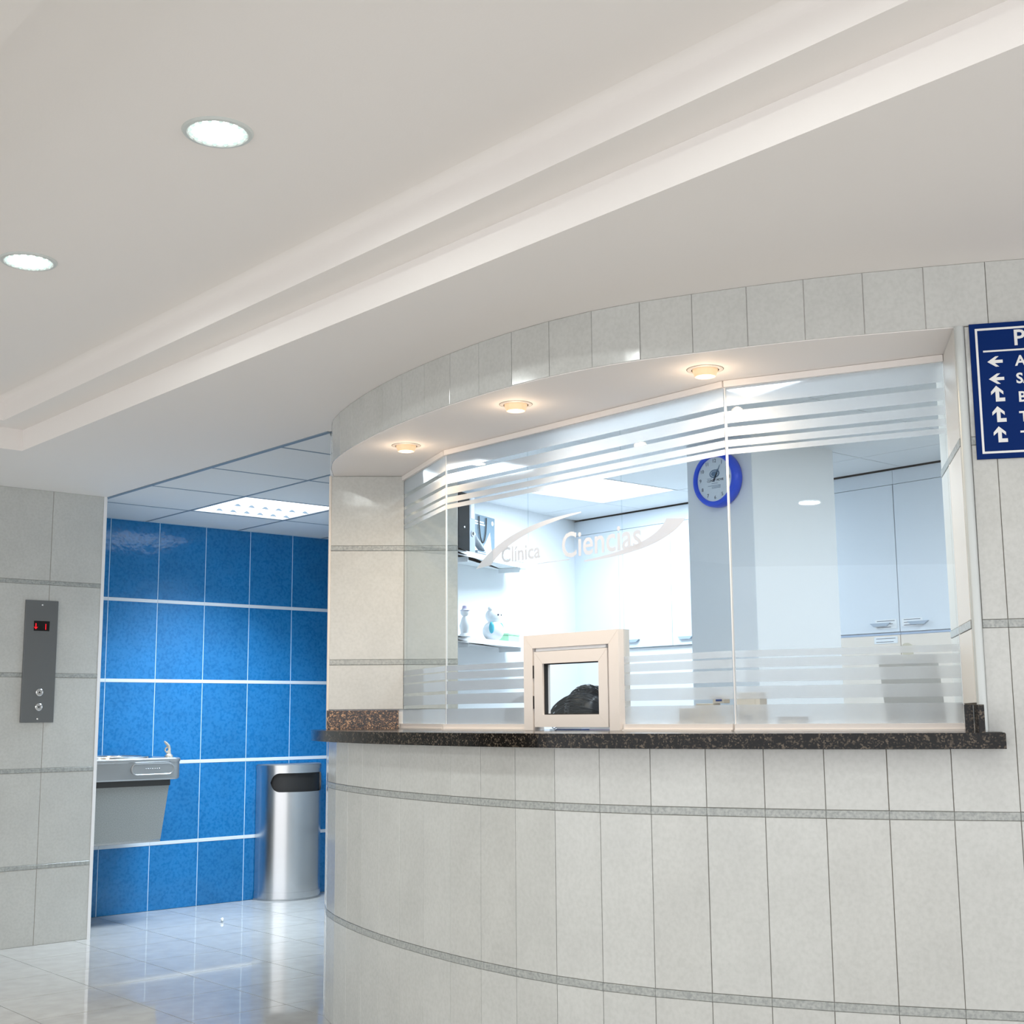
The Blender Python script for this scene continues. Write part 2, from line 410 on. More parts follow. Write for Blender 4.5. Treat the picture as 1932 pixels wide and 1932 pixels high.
# left reveal (pillar face) of the opening, with the side wall of the office behind it
wall_back = root('wall_back', (4.2, 7.145, 0), kind='structure')
pillar = root('wall_inner_left', (3.6, 5.0, 0), kind='structure')
dv = (Vector(PB)-Vector(PL)).normalized(); fn = Vector((dv.y, -dv.x))   # looks towards the camera
if fn.dot(Vector((1, 1))) > 0: fn = -fn
bm = B(); prism(bm, [PL, PB, (3.50, 4.42), (4.40, 5.792), (5.85, 6.15), (6.6, 6.335), (6.6, 7.14), (5.12, 7.14), (2.966, 4.488)], 0, 2.42); obj('wall_base', bm, M_owhite, pillar)
flat_tiles(pillar, PL, PB, [.3045], [(1.11, 1.2875), (1.3085, 1.7495), (1.7705, ZT-.001)], STRIPS[2:], M_tile, M_strip, fn)
bm = B(); tube(bm, [(PL[0]-.003, PL[1]-.007, 1.036), (PL[0]-.003, PL[1]-.007, ZT)], .0055, 8); obj('corner_trim', bm, M_ringw, pillar)
flat_tiles(pillar, (2.966-.003, 4.488+.003), (5.117, 7.143), [.3045*k for k in range(1, 12)], ROWS, STRIPS, M_tile, M_strip, Vector((-.775, .632)).normalized(), t=.006)
# right jamb
dj = (Vector(RJ)-Vector(RRp)).normalized(); fj = Vector((-dj.y, dj.x))
jamb = wall_right
M_jamb = mat('beige_ceramic_satin', (.64, .62, .58), .32)
flat_tiles(jamb, (RRp[0]+dj.x*.012, RRp[1]+dj.y*.012), RJ, [.3045], [(1.104, 1.2875), (1.3085, 1.7495), (1.7705, ZT-.001)], STRIPS[2:], [M_jamb], M_strip, fj, t=.005)
nR = nrm(S_R)
bm = B(); tube(bm, [(RRp[0]+.008, RRp[1]-.004, 1.034), (RRp[0]+.008, RRp[1]-.004, ZT)], .0125, 12); obj('corner_trim', bm, M_alu, wall_right, True)

# ------------------------------------------------------------------ left (lift) wall, corridor wall
wl = root('wall_left', (0, 6.48, 0), kind='structure')
bm = B(); prism(bm, [(-3.5, 6.4822), (2.858, 6.4822), (2.858, 7.145), (-3.5, 7.145)], 0, 2.42); obj('wall_base', bm, M_grout, wl)
flat_tiles(wl, (-.482, 6.488), (2.858, 6.488), [.3345+.3045*k-.004 for k in range(0, 10)], ROWS, STRIPS, M_tile, M_strip, (0, -1))
bm = B(); box(bm, (2.857, 6.478, 0), (2.874, 6.50, Z0)); obj('corner_trim', bm, M_trimw, wl)
bm = B(); box(bm, (2.8, 7.1466, 0), (6.7, 7.30, 2.42)); obj('wall_base', bm, M_groutb, wall_back)
ROWS_B = [(0, .3625), (.3815, .8185), (.8375, 1.2865), (1.3055, 1.7505), (1.7695, Z0-.004)]
flat_tiles(wall_back, (2.874, 7.153), (5.10, 7.153), [.020+.3045*k for k in range(0, 9)], ROWS_B, [.372, .828, 1.296, 1.760], M_blue, M_stripw, (0, -1), gk=2.6)

# ------------------------------------------------------------------ floor
fl = root('floor', (2, 2, 0), kind='structure')
bm = B(); box(bm, (-3.6, -3.2, -.12), (6.8, 7.3, -.004)); obj('floor_slab', bm, M_groutf, fl)
FX, FY, FP = 1.975, 4.906, .406
keep, rest = [], []
for i in range(-14, 12):
    for j in range(-20, 8):
        x0, y0 = FX+i*FP, FY+j*FP; x1, y1 = x0+FP, y0+FP
        if x0 < -3.6 or y0 < -3.2 or x1 > 6.8: continue
        y1 = min(y1, 7.145)
        if y1-y0 < .02: continue
        (keep if (x0 > .3 and y0 > 3.2 and x1 < 5.3) else rest).append((x0, y0, x1, y1))
g = .0017
for x0, y0, x1, y1 in keep:
    k = (round(x1-x0, 3), round(y1-y0, 3), random.randrange(3)); key = ('f',)+k
    if key not in TM:
        b_ = B(); box(b_, (-(x1-x0)/2+g, -(y1-y0)/2+g, -.009), ((x1-x0)/2-g, (y1-y0)/2-g, 0)); bmesh.ops.recalc_face_normals(b_, faces=b_.faces)
        me = bpy.data.meshes.new('floor_tile'); b_.to_mesh(me); b_.free(); me.materials.append(M_floor[k[2]]); TM[key] = me
    o = bpy.data.objects.new('floor_tile', TM[key]); o.location = Vector(((x0+x1)/2, (y0+y1)/2, 0)) - WL[fl.name]; link(o, fl)
bm = B()
for x0, y0, x1, y1 in rest: box(bm, (x0+g, y0+g, -.009), (x1-g, y1-g, 0))
tag(obj('floor_tiling', bm, M_floor[0], fl), kind='stuff')

# ------------------------------------------------------------------ ceilings
ce = root('ceiling', (1.5, 2, 2.228), kind='structure')
T = .10
XO0, XO1, YO = .656, 2.073, 5.560          # tray, outer edge
XI0, XI1, YI, ZL, ZU = .789, 1.940, 5.428, 2.320, 2.420
bm = B()
box(bm, (-3.6, -3.2, Z0), (XO0, 6.49, Z0+.25)); obj('plaster_soffit', bm, M_plaster, ce)
bm = B(); box(bm, (XO0, YO, Z0), (XO1, 6.49, Z0+.25)); obj('plaster_soffit', bm, M_plaster, ce)
poly = [(XO1, -3.2), (6.6, -3.2)] + [p for p in reversed(off(.10, S[-1], -.002, 160))] + [(2.885, at(.10).y+.02), (2.885, 6.49), (XO1, 6.49)]
bm = B(); prism(bm, poly, Z0, Z0+.25); obj('plaster_soffit', bm, M_plaster, ce)
def ubox(bm, x0, x1, ye, wdt, z0, z1):      # U-shaped step around the tray
    box(bm, (x0, -3.2, z0), (x0+wdt, ye, z1)); box(bm, (x1-wdt, -3.2, z0), (x1, ye, z1)); box(bm, (x0+wdt, ye-wdt, z0), (x1-wdt, ye, z1))
bm = B(); ubox(bm, XO0, XO1, YO, XI0-XO0, ZL, Z0+.25); obj('tray_step', bm, M_plaster, ce)
bm = B(); box(bm, (XI0-.01, -3.2, ZU), (XI1+.01, YI+.01, ZU+.06)); obj('tray_top', bm, M_plaster, ce)
# soft cove at the top of the inner step
bm = B()
for sx, X in ((-1, XI1), (1, XI0)):
    rr = .03; prof = [(X, ZU-rr), (X, ZU+.001), (X+sx*rr, ZU+.001)] + [(X+sx*(rr-rr*math.sin(R(a))), ZU-rr+rr*math.cos(R(a))) for a in (15, 30, 45, 60, 75)]
    ring_strip(bm, [[(x, -3.2, z) for x, z in prof], [(x, YI, z) for x, z in prof]], True, True, True)
rr = .03; prof = [(YI, ZU-rr), (YI, ZU+.001), (YI-rr, ZU+.001)] + [(YI-(rr-rr*math.sin(R(a))), ZU-rr+rr*math.cos(R(a))) for a in (15, 30, 45, 60, 75)]
ring_strip(bm, [[(XI0, y, z) for y, z in prof], [(XI1, y, z) for y, z in prof]], True, True, True)
obj('cove', bm, M_plaster, ce, True)
# corridor suspended ceiling
def clip(poly, a, b):                       # keep the side left of a->b
    out = []; f_ = lambda p: (b[0]-a[0])*(p[1]-a[1])-(b[1]-a[1])*(p[0]-a[0])
    for i, p in enumerate(poly):
        q = poly[(i+1) % len(poly)]; fp, fq = f_(p), f_(q)
        if fp >= 0: out.append(p)
        if fp*fq < 0: t = fp/(fp-fq); out.append((p[0]+(q[0]-p[0])*t, p[1]+(q[1]-p[1])*t))
    return out
cc = root('ceiling_corridor', (3.9, 6.2, Z0), kind='structure')
EA, EB = (2.945, 4.48), (5.10, 7.155)
XS = [2.892, 3.417, 4.027, 4.637, 5.247]; YS = [4.18, 4.79, 5.40, 6.01, 6.62, 7.143]
bm = B(); prism(bm, clip([(2.885, 4.3), (5.3, 4.3), (5.3, 7.145), (2.885, 7.145)], EA, EB), Z0+.012, Z0+.19); obj('ceiling_backing', bm, M_gap, cc)
gb = .0075
for i in range(4):
    for j in range(5):
        if (i, j) == (1, 3): continue
        p = clip([(XS[i]+gb, YS[j]+gb), (XS[i+1]-gb, YS[j]+gb), (XS[i+1]-gb, YS[j+1]-gb), (XS[i]+gb, YS[j+1]-gb)], EA, EB)
        if len(p) < 3: continue
        bm = B(); prism(bm, p, Z0-.001, Z0+.012); obj('ceiling_panel', bm, M_ctile, cc)
for X in XS[1:4]:
    y0 = max(4.3, EA[1]+(X-EA[0])*(EB[1]-EA[1])/(EB[0]-EA[0]))
    bm = B(); box(bm, (X-gb, y0, Z0-.003), (X+gb, 7.145, Z0+.010)); obj('grid_bar', bm, M_tbar, cc)
for Y in YS[1:5]:
    x1 = min(5.2, EA[0]+(Y-EA[1])*(EB[0]-EA[0])/(EB[1]-EA[1]))
    if x1 > 2.9: bm = B(); box(bm, (2.892, Y-gb, Z0-.002), (x1, Y+gb, Z0+.009)); obj('grid_bar', bm, M_tbar, cc)
bm = B(); box(bm, (2.872, 4.40, Z0-.004), (2.893, 7.145, Z0+.02)); obj('edge_trim', bm, M_tbar, cc)
# office suspended ceiling
ZO = 2.35
co = root('ceiling_office', (4.6, 4, ZO), kind='structure')
bm = B(); box(bm, (2.95, 1.2, ZO+.014), (6.6, 6.5, ZO+.10)); obj('ceiling_backing', bm, M_gap, co)
OX = [3.16, 3.77, 4.38, 4.99, 5.60, 5.975]; OY = [1.27, 1.88, 2.49, 3.10, 3.71, 4.32, 4.93, 5.54, 6.15]
for i in range(5):
    for j in range(8):
        if (i, j) in ((3, 6), (3, 1), (0, 2)): continue
        bm = B(); box(bm, (OX[i]+.0025, OY[j]+.0025, ZO), (OX[i+1]-.0025, OY[j+1]-.0025, ZO+.013)); obj('ceiling_panel', bm, M_owhite, co)
bm = B(); box(bm, (2.955, 1.25, ZO+.001), (3.158, 6.15, ZO+.013)); obj('ceiling_panel', bm, M_owhite, co)
# office back wall, column and far shell
wo = root('wall_inner_back', (6.3, 4, 0), kind='structure')
bm = B(); box(bm, (6.34, 1.3, 0), (6.5, 6.4, 2.42)); obj('wall_base', bm, M_owhite, wo)
bm = B(); box(bm, (6.0, 4.41, 0), (6.339, 6.20, 1.488)); obj('light_catch_panel', bm, M_owhite, wo)  # added panel, set forward to catch the ceiling light under the cabinets
col = root('wall_column', (5.0, 3.88, 0), kind='structure')
CX0, CX1, CY0, CY1 = 4.700, 5.335, 3.690, 4.075
bm = B(); box(bm, (CX0+.004, CY0, 0), (CX1, CY1, ZO)); obj('column_body', bm, M_owhite, col)
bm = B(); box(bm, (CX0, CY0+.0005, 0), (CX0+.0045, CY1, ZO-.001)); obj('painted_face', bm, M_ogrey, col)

# ------------------------------------------------------------------ lights as things
def downlight(y, label, x=1.378, z=ZU, P=LOBBY_P):
    t = root('recessed_downlight', (x, y, z), label, 'light', 'round downlights along the raised ceiling')
    bm = B(); lathe(bm, [(.066, .004), (.066, -.003), (.070, -.006), (.078, -.005), (.082, 0), (.082, .004)], (x, y, z), 40, cap0=False, cap1=False)
    obj('trim_ring', bm, M_ring, t, True)
    bm = B(); lathe(bm, [(.062, .004), (.060, -.002), (.035, -.004), (.0001, -.0045)], (x, y, z), 32, cap0=True, cap1=False); obj('lens', bm, M_lamp, t, True)
    bm = B()
    for k in range(16):
        a = 2*math.pi*k/16; bmesh.ops.create_icosphere(bm, subdivisions=1, radius=.0062, matrix=Matrix.Translation((x+.0625*math.cos(a), y+.0625*math.sin(a), z-.002)))
    obj('facet_ring', bm, M_lampdim, t)
    area('downlight_beam', (x, y, z-.012), .11, P, (.95, 1, .975), 172, shape='DISK')
names = {3.72: 'round white downlight at the far left end of the raised ceiling', 2.586: 'larger glowing round downlight, nearer one on the raised ceiling'}
for y in LOBBY_Y: downlight(y, names.get(y, {1.452: 'round white downlight overhead, first one above the camera side of the picture', .318: 'round white downlight overhead, second one above the camera side', -.816: 'round white downlight behind the camera, next to last on the raised ceiling'}.get(y, 'round white downlight farthest behind the camera on the raised ceiling')))
for x, y, lb in ((-.35, 4.9, 'added unseen fill light in the flat ceiling near the lift wall, left of the picture'), (-.35, 3.45, 'added unseen fill light in the flat ceiling farther left of the picture'), (-.35, 1.6, 'added unseen fill light in the flat ceiling beside the camera')):
    downlight(y, lb, x, Z0, 9.0)  # added lamps, out of view, that brighten the lift wall and counter
def panel_lum(x0, x1, y0, y1, z, label, me, P, col, spread, cells):
    t = root('ceiling_light_panel', ((x0+x1)/2, (y0+y1)/2, z), label, 'light')
    bm = B()
    for lo, hi in (((x0, y0), (x1, y0+.012)), ((x0, y1-.012), (x1, y1)), ((x0, y0+.012), (x0+.012, y1-.012)), ((x1-.012, y0+.012), (x1, y1-.012))):
        box(bm, (*lo, z-.001), (*hi, z+.012))
    obj('frame', bm, M_trimw, t)
    bm = B(); box(bm, (x0+.012, y0+.012, z+.006), (x1-.012, y1-.012, z+.012)); obj('diffuser', bm, me, t)
    if cells:
        for a in range(2):
            for b_ in range(6):
                cx = x0+.07+b_*.085; cy = y0+.20+a*.20
                bm = B(); plate(bm, [(-.024, 0), (.024, 0), (.006, .013), (-.006, .013)], (cx, cy, z-.019), (1, 0, 0), (0, 0, 1), (0, 1, 0), .003); obj('louvre_notch', bm, M_louv, t)
    area('panel_beam', ((x0+x1)/2, (y0+y1)/2, z-.004), min(x1-x0, y1-y0)-.04, P, col, spread)
panel_lum(3.425, 4.019, 6.018, 6.612, Z0, 'square louvred light panel in the corridor ceiling above the blue wall', M_pan, CORR_P, (.72, .87, 1), 116, True)
panel_lum(4.995, 5.595, 4.935, 5.535, ZO, 'bright square light panel in the office ceiling behind the glass', M_panel2, OFF_P, (.80, .91, 1), 180, False)
panel_lum(4.995, 5.595, 1.885, 2.485, ZO, 'added unseen fill light panel in the office ceiling behind the right jamb', M_panel2, OFF_P*1.0, (.80, .91, 1), 180, False)  # added panel, kept out of sight, to light the column and cabinets
panel_lum(3.165, 3.765, 2.495, 3.095, ZO, 'added unseen fill light panel in the office ceiling close above the reception glass', M_panel2, OFF_P*.5, (.80, .91, 1), 180, False)  # added panel, kept out of sight, to light the column side with the clock
for (x, y), lb in zip(((2.805, 3.774), (2.690, 3.038), (2.827, 2.373)), ('leftmost small warm spotlight in the soffit over the counter', 'middle small warm spotlight in the soffit over the counter', 'rightmost small warm spotlight in the soffit over the counter')):
    t = root('soffit_spotlight', (x, y, ZT), lb, 'light', 'warm spotlights over the counter')
    bm = B(); lathe(bm, [(.040, .002), (.040, -.003), (.046, -.0035), (.0515, -.001), (.0515, .002)], (x, y, ZT), 36, cap0=False, cap1=False); obj('trim_ring', bm, M_ringw, t, True)
    bm = B(); lathe(bm, [(.0515, -.0004), (.0532, -.0006), (.0535, .001)], (x, y, ZT), 36, cap0=False, cap1=False); obj('cutout_edge', bm, M_grout, t)
    bm = B(); lathe(bm, [(.0395, .001), (.0395, -.0012), (.0001, -.0012)], (x, y, ZT), 32, cap1=False); obj('dark_gap', bm, M_dark, t)
    bm = B(); lathe(bm, [(.037, -.0012), (.035, -.010), (.0295, -.022), (.026, -.022), (.024, -.019)], (x, y, ZT), 32, cap0=False, cap1=False); obj('lamp_cup', bm, M_cup, t, True)
    bm = B(); lathe(bm, [(.0265, -.0205), (.018, -.0235), (.0001, -.0245)], (x, y, ZT), 28, cap1=False); obj('lens', bm, M_hal, t, True)
    pl_ = bpy.data.lights.new('spot_beam', 'POINT'); pl_.energy = .38; pl_.color = (1, .74, .50); pl_.shadow_soft_size = .018
    po_ = bpy.data.objects.new('spot_beam', pl_); po_.location = (x, y, ZT-.06); C.objects.link(po_)
    area('spot_beam', (x, y, ZT-.027), .045, HAL_P, (1, .74, .48), 170, shape='DISK')

# ------------------------------------------------------------------ granite counter
ZC0, ZC1 = .9945, 1.033
ct = root('granite_counter', (2.6, 3.0, ZC0), 'dark speckled granite counter slab curving around the reception desk', 'counter')
ov = .062
outer = off(.10, S_G, ov, 90)
endl = [tuple(at(.0)+nrm(.06)*.02), tuple(at(.05)+nrm(.05)*.052)]
poly = endl + outer + [tuple(at(S_G)+nrm(S_G)*.0005), RRp, (3.40, 1.98), (3.26, 2.45), (3.26, 3.75), (3.40, 4.10), (3.34, 4.135), PL]
bm = B(); prism(bm, poly, ZC0, ZC1)
te = [e for e in bm.edges if all(v.co.z > ZC1-1e-4 for v in e.verts) and len(e.link_faces) == 2]
bmesh.ops.bevel(bm, geom=te, offset=.002, segments=1, affect='EDGES')
obj('slab', bm, M_gran, ct)
bm = B(); a_, b_ = Vector(PL), Vector(PR_); m_ = (a_+b_)/2
obox(bm, (m_.x+fn.x*.009, m_.y+fn.y*.009, (ZC1+1.107)/2), (dv.x, dv.y, 0), (fn.x, fn.y, 0), (0, 0, 1), ((b_-a_).length, .018, 1.107-ZC1)); tag(obj('splash_piece', bm, M_gran2, ct), 'reddish brown speckled splashback')
bm = B(); p0 = Vector(RRp)+dj*.012; obox(bm, (p0.x+dj.x*.012+fj.x*.006+0, p0.y+dj.y*.012+fj.y*.006, (ZC1+1.10)/2), (dj.x, dj.y, 0), (fj.x, fj.y, 0), (0, 0, 1), (.22, .014, 1.10-ZC1))
obj('splash_piece', bm, M_gran, ct)
bm = B(); obox(bm, (RRp[0]-.012, RRp[1]+.022, (ZC1+1.10)/2), (nR.x, nR.y, 0), (nR.y, -nR.x, 0), (0, 0, 1), (.016, .020, 1.10-ZC1)); obj('splash_piece', bm, M_gran, ct)

# ------------------------------------------------------------------ glazing
TOPS = [(1.983, 2.040), (1.931, 1.967), (1.891, 1.918), (1.860, 1.880), (1.837, 1.853)]
BOTS = [(1.050, 1.108), (1.124, 1.160), (1.172, 1.206), (1.213, 1.238), (1.243, 1.262)]
TW = dict(y0=2.860, y1=3.304, z0=1.026, z1=1.347)        # ticket window outer frame on pane 2
def glazing(k, A, Bq, hole=None, trimA=0, trimB=0):
    w_ = root('window_%d' % k, ((A[0]+Bq[0])/2, (A[1]+Bq[1])/2, 1.03), kind='structure')
    a, b = Vector(A), Vector(Bq); d = (b-a).normalized(); n = Vector((d.y, -d.x))
    if n.x > 0: n = -n
    Ln = (b-a).length; U3, N3 = (d.x, d.y, 0), (n.x, n.y, 0)
    def slab(name, s0, s1, z0, z1, t0, t1, m):
        bm = B(); c = a + d*(s0+s1)/2 + n*(t0+t1)/2
        obox(bm, (c.x, c.y, (z0+z1)/2), U3, N3, (0, 0, 1), (s1-s0, t1-t0, z1-z0)); return bm
    def part(name, s0, s1, z0, z1, t0, t1, m): return obj(name, slab(name, s0, s1, z0, z1, t0, t1, m), m, w_)
    e = .0015
    segs = [(e, Ln-e)]
    if hole:
        h0, h1 = hole
        bm = B()
        for s0, s1, z0, z1 in ((e, h0, 1.045, ZT-.015), (h1, Ln-e, 1.045, ZT-.015), (h0, h1, TW['z1']-.01, ZT-.015)):
            c = a+d*(s0+s1)/2; obox(bm, (c.x, c.y, (z0+z1)/2), U3, N3, (0, 0, 1), (s1-s0, .006, z1-z0))
        obj('glass_pane', bm, M_glass, w_)
    else: part('glass_pane', e, Ln-e, 1.045, ZT-.015, -.003, .003, M_glass)
    part('top_rail', 0, Ln, ZT-.020, ZT-.001, -.014, .014, M_pvc)
    for s0, s1 in ([(0, Ln)] if not hole else [(0, h0-.002), (h1+.002, Ln)]):
        part('bottom_rail', s0, s1, ZC1-.001, 1.0375, -.020, .022, M_pvc)
        part('bottom_rail', s0, s1, 1.0378, 1.0535, -.015, .016, M_pvc)
    st = []
    for z0, z1 in TOPS: part('frosted_stripe', .004, Ln-.004, z0, z1, .0032, .0036, M_film)
    for z0, z1 in BOTS:
        for s0, s1 in ([(.004, Ln-.004)] if not hole else [(.004, h0), (h1, Ln-.004)]):
            part('frosted_stripe', s0, s1, z0, z1, .0032, .0036, M_film)
    return w_, a, d, n, Ln
w1 = glazing(1, G1, G2)
h0 = G2[1]-TW['y1']; h1 = G2[1]-TW['y0']
w2 = glazing(2, G2, G3, (h0, h1))
w3 = glazing(3, G3, G4)
for k, (P_, m_) in enumerate(((G1, M_alu), (G2, M_trimw), (G3, M_trimw), (G4, M_trimw))):
    q_ = (.0012, .0012, .0022, .0015)[k]; bm = B(); box(bm, (P_[0]-.003, P_[1]-q_, 1.05), (P_[0]+.003, P_[1]+q_, ZT-.02)); obj('trim_%d' % (k+1), bm, m_)['kind'] = 'structure'
# lettering film on the middle pane
W2 = w2[0]; ux = (0, -1, 0); uy = (0, 0, 1); X2 = G2[0]-.0035+.0015
text('lettering', 'Cl\u00ednica', .0745, (X2, 3.444, 1.610), ux, (0, 0.0, 1), M_film2, W2, .0004, sx=1.0, bold=.0012)
text('lettering', 'Ciencias', .118, (X2, 3.138, 1.598), ux, uy, M_film2, W2, .0004, sx=.92, bold=.0016)
def blade(pts_o, pts_i): return pts_o + list(reversed(pts_i))
def qb(p0, p1, p2, n=16): return [tuple(Vector(p0)*(1-t)**2+Vector(p1)*2*t*(1-t)+Vector(p2)*t*t) for t in [i/n for i in range(n+1)]]
def blade_obj(o_, i_):
    poly = [(-y, z) for y, z in blade(o_, i_)]
    bm = B(); plate(bm, poly, (X2, 0, 0), (0, -1, 0), (0, 0, 1), (-1, 0, 0), .0004); obj('swoosh', bm, M_film2, W2)
def P2(poly_o, poly_i): 
    bm = B(); pl = poly_o+list(reversed(poly_i)); plate(bm, [(-y, z) for y, z in pl], (X2, 0, 0), (0, -1, 0), (0, 0, 1), (-1, 0, 0), .0004); obj('swoosh', bm, M_film2, W2)
P2(qb((3.580, 1.600), (3.42, 1.740), (3.040, 1.742)), qb((3.500, 1.606), (3.38, 1.712), (3.040, 1.738)))
P2(qb((2.590, 1.668), (2.68, 1.575), (3.030, 1.575)), qb((2.668, 1.676), (2.71, 1.598), (3.030, 1.580)))
bm = B(); box(bm, (X2-.0004, 3.10, 1.588), (X2, 3.255, 1.591)); obj('swoosh', bm, M_film2, W2)

# ticket window (hinged square PVC hatch)
tw = root('service_hatch', (2.97, 3.08, ZC1), 'small square white framed service hatch set in the middle glass pane', 'window')
def frame(name, y0, y1, z0, z1, wd, x0, x1, parent, bev=.002, sides='LRTB', wb=None, m=M_pvc):
    bm = B(); wb = wb or wd
    def q(pts):
        a = [bm.verts.new((x0, y, z)) for y, z in pts]; b = [bm.verts.new((x1, y, z)) for y, z in pts]
        bm.faces.new(a); bm.faces.new(b)
        for i in range(4): bm.faces.new((a[i], a[(i+1) % 4], b[(i+1) % 4], b[i]))
    gp = .0004
    if 'T' in sides: q([(y0+gp, z1), (y1-gp, z1), (y1-wd-gp, z1-wd), (y0+wd+gp, z1-wd)])
    if 'B' in sides: q([(y0+gp, z0), (y1-gp, z0), (y1-wd-gp, z0+wb), (y0+wd+gp, z0+wb)])
    zb = z0 + (wb if 'B' in sides else 0)
    if 'L' in sides: q([(y1, z0), (y1, z1-gp), (y1-wd, z1-wd-gp), (y1-wd, zb)])
    if 'R' in sides: q([(y0, z0), (y0, z1-gp), (y0+wd, z1-wd-gp), (y0+wd, zb)])
    return obj(name, bm, m, parent)
y0, y1, z0, z1 = TW['y0'], TW['y1'], TW['z0'], TW['z1']
frame('outer_frame', y0, y1, ZC1+.0005, z1, .044, 2.950, 3.000, tw, sides='LRT')
sy0, sy1, sz0, sz1 = y0+.052, y1-.050, 1.044, z1-.056
frame('sash', sy0, sy1, sz0, sz1, .040, 2.952, 2.988, tw, wb=.040)
frame('glazing_bead', sy0+.040, sy1-.040, sz0+.040, sz1-.040, .0035, 2.960, 2.975, tw, m=M_dark)
bm = B(); box(bm, (2.966, sy0+.041, sz0+.041), (2.969, sy1-.041, sz1-.041)); obj('glass_pane', bm, M_glass, tw)
for za in (1.125, 1.225):
    bm = B(); box(bm, (2.9505, sy1+.0005, za-.021+.0), (2.9525, sy1+.005, za+.021)); obj('hinge', bm, M_dark, tw)
bm = B(); box(bm, (2.957, sy0+.01, sz1+.0015), (2.985, sy1-.004, sz1+.0115)); obj('head_strip', bm, M_trimw, tw)

# ------------------------------------------------------------------ directory sign
ts = (at(s_ref+.10)-at(s_ref-.02)).normalized(); tx = Vector((ts.x, ts.y, 0)); tn = tx.cross(Vector((0, 0, 1)))
s0_ = s_ref - .049; o2 = at(s0_); org = Vector((o2.x, o2.y, 0)) + tn*.004
WS, ZS1, HS = .44, 2.0625, .352
sg = root('directory_sign', org+tn*.003+Vector((0, 0, ZS1-HS)), 'blue wall sign with white arrows and capital letters right of the opening', 'sign')
bm = B(); obox(bm, org+tx*WS/2+Vector((0, 0, ZS1-HS/2)), tx, tn, (0, 0, 1), (WS, .006, HS), .0012); obj('board', bm, M_signb, sg)
fo = org + tn*.0032
def sp_(u, v): return fo+tx*u+Vector((0, 0, ZS1-v))
def srect(name, u0, v0, u1, v1):
    bm = B(); plate(bm, [(u0, -v1), (u1, -v1), (u1, -v0), (u0, -v0)], fo+Vector((0, 0, ZS1)), tx, (0, 0, 1), tn, .0008); return obj(name, bm, M_white, sg)
b0, b1 = .0135, .019
srect('border', b0, b0, WS-b0, b1); srect('border', b0, HS-b1, WS-b0, HS-b0); srect('border', b0, b1, b1, HS-b1); srect('border', WS-b1, b1, WS-b0, HS-b1)
srect('divider', .0305, .072, WS-.03, .0765)
def arrow(kind, u, v):
    if kind == 'L': pl = [(0, 0), (.020, .0135), (.028, .0135), (.0175, .004), (.037, .004), (.037, -.004), (.0175, -.004), (.028, -.0135), (.020, -.0135)]
    else: pl = [(.013, .041), (.0295, .026), (.0295, .0175), (.0195, .0265), (.0195, .0095), (.033, .0095), (.033, 0), (.0105, 0), (.0105, .0265), (0, .0175), (0, .026)]
    bm = B(); plate(bm, [(x, y) for x, y in pl], sp_(u, v), tx, (0, 0, 1), tn, .0008); obj('arrow', bm, M_white, sg)
arrow('L', .039, .102); arrow('L', .040, .147)
arrow('U', .043, .206); arrow('U', .043, .259); arrow('U', .043, .311)
for body, u, v, sz in (('P', .104, .062, .057), ('AS', .106, .1155, .037), ('SA', .105, .161, .037), ('B', .107, .209, .037), ('T', .107, .260, .037), ('T', .107, .310, .037)):
    text('lettering', body, sz, sp_(u, v)+tn*.0004, tx, (0, 0, 1), M_white, sg, .0008, bold=.0009)

# ------------------------------------------------------------------ lift call panel
cpn = root('lift_call_panel', (2.551, 6.48, 1.065), 'tall grey metal lift call panel with red display on the tiled wall', 'control panel')
YP = 6.4795
bm = B(); box(bm, (2.469, YP-.012, 1.066), (2.634, YP, 1.669), .0015); obj('face_plate', bm, M_plate, cpn)
bm = B(); box(bm, (2.513, YP-.0135, 1.517), (2.592, YP-.011, 1.566)); obj('display', bm, M_black, cpn)
yf = YP-.0142
text('display_digit', '1', .042, (2.562, yf, 1.5235), (1, 0, 0), (0, 0, 1), M_red, cpn, .0005)
bm = B(); plate(bm, [(-.0025, .030), (.0025, .030), (.0025, .010), (.011, .013), (.0, .0), (-.011, .013), (-.0025, .010)], (2.5225, yf, 1.524), (1, 0, 0), (0, 0, 1), (0, -1, 0), .0005); obj('display_arrow', bm, M_red, cpn)
for z in (1.213, 1.141):
    bm = B(); lathe(bm, [(.018, 0), (.018, .004), (.015, .006), (.015, .0035), (.0001, .0035)], (2.556, YP-.012, z), 28, (0, -1, 0), cap1=False); bt = obj('call_button', bm, M_chrome, cpn, True)
    bm = B(); plate(bm, [(-.006, -.004), (.006, -.004), (0, .006)] if z > 1.2 else [(-.006, .004), (.006, .004), (0, -.006)], (2.556, YP-.0158, z), (1, 0, 0), (0, 0, 1), (0, -1, 0), .0006); obj('button_arrow', bm, M_dark, bt)
for z in (1.646, 1.083):
    bm = B(); lathe(bm, [(.005, 0), (.0045, .002), (.0001, .003)], (2.552, YP-.012, z), 14, (0, -1, 0), cap1=False); obj('screw', bm, M_chrome, cpn, True)

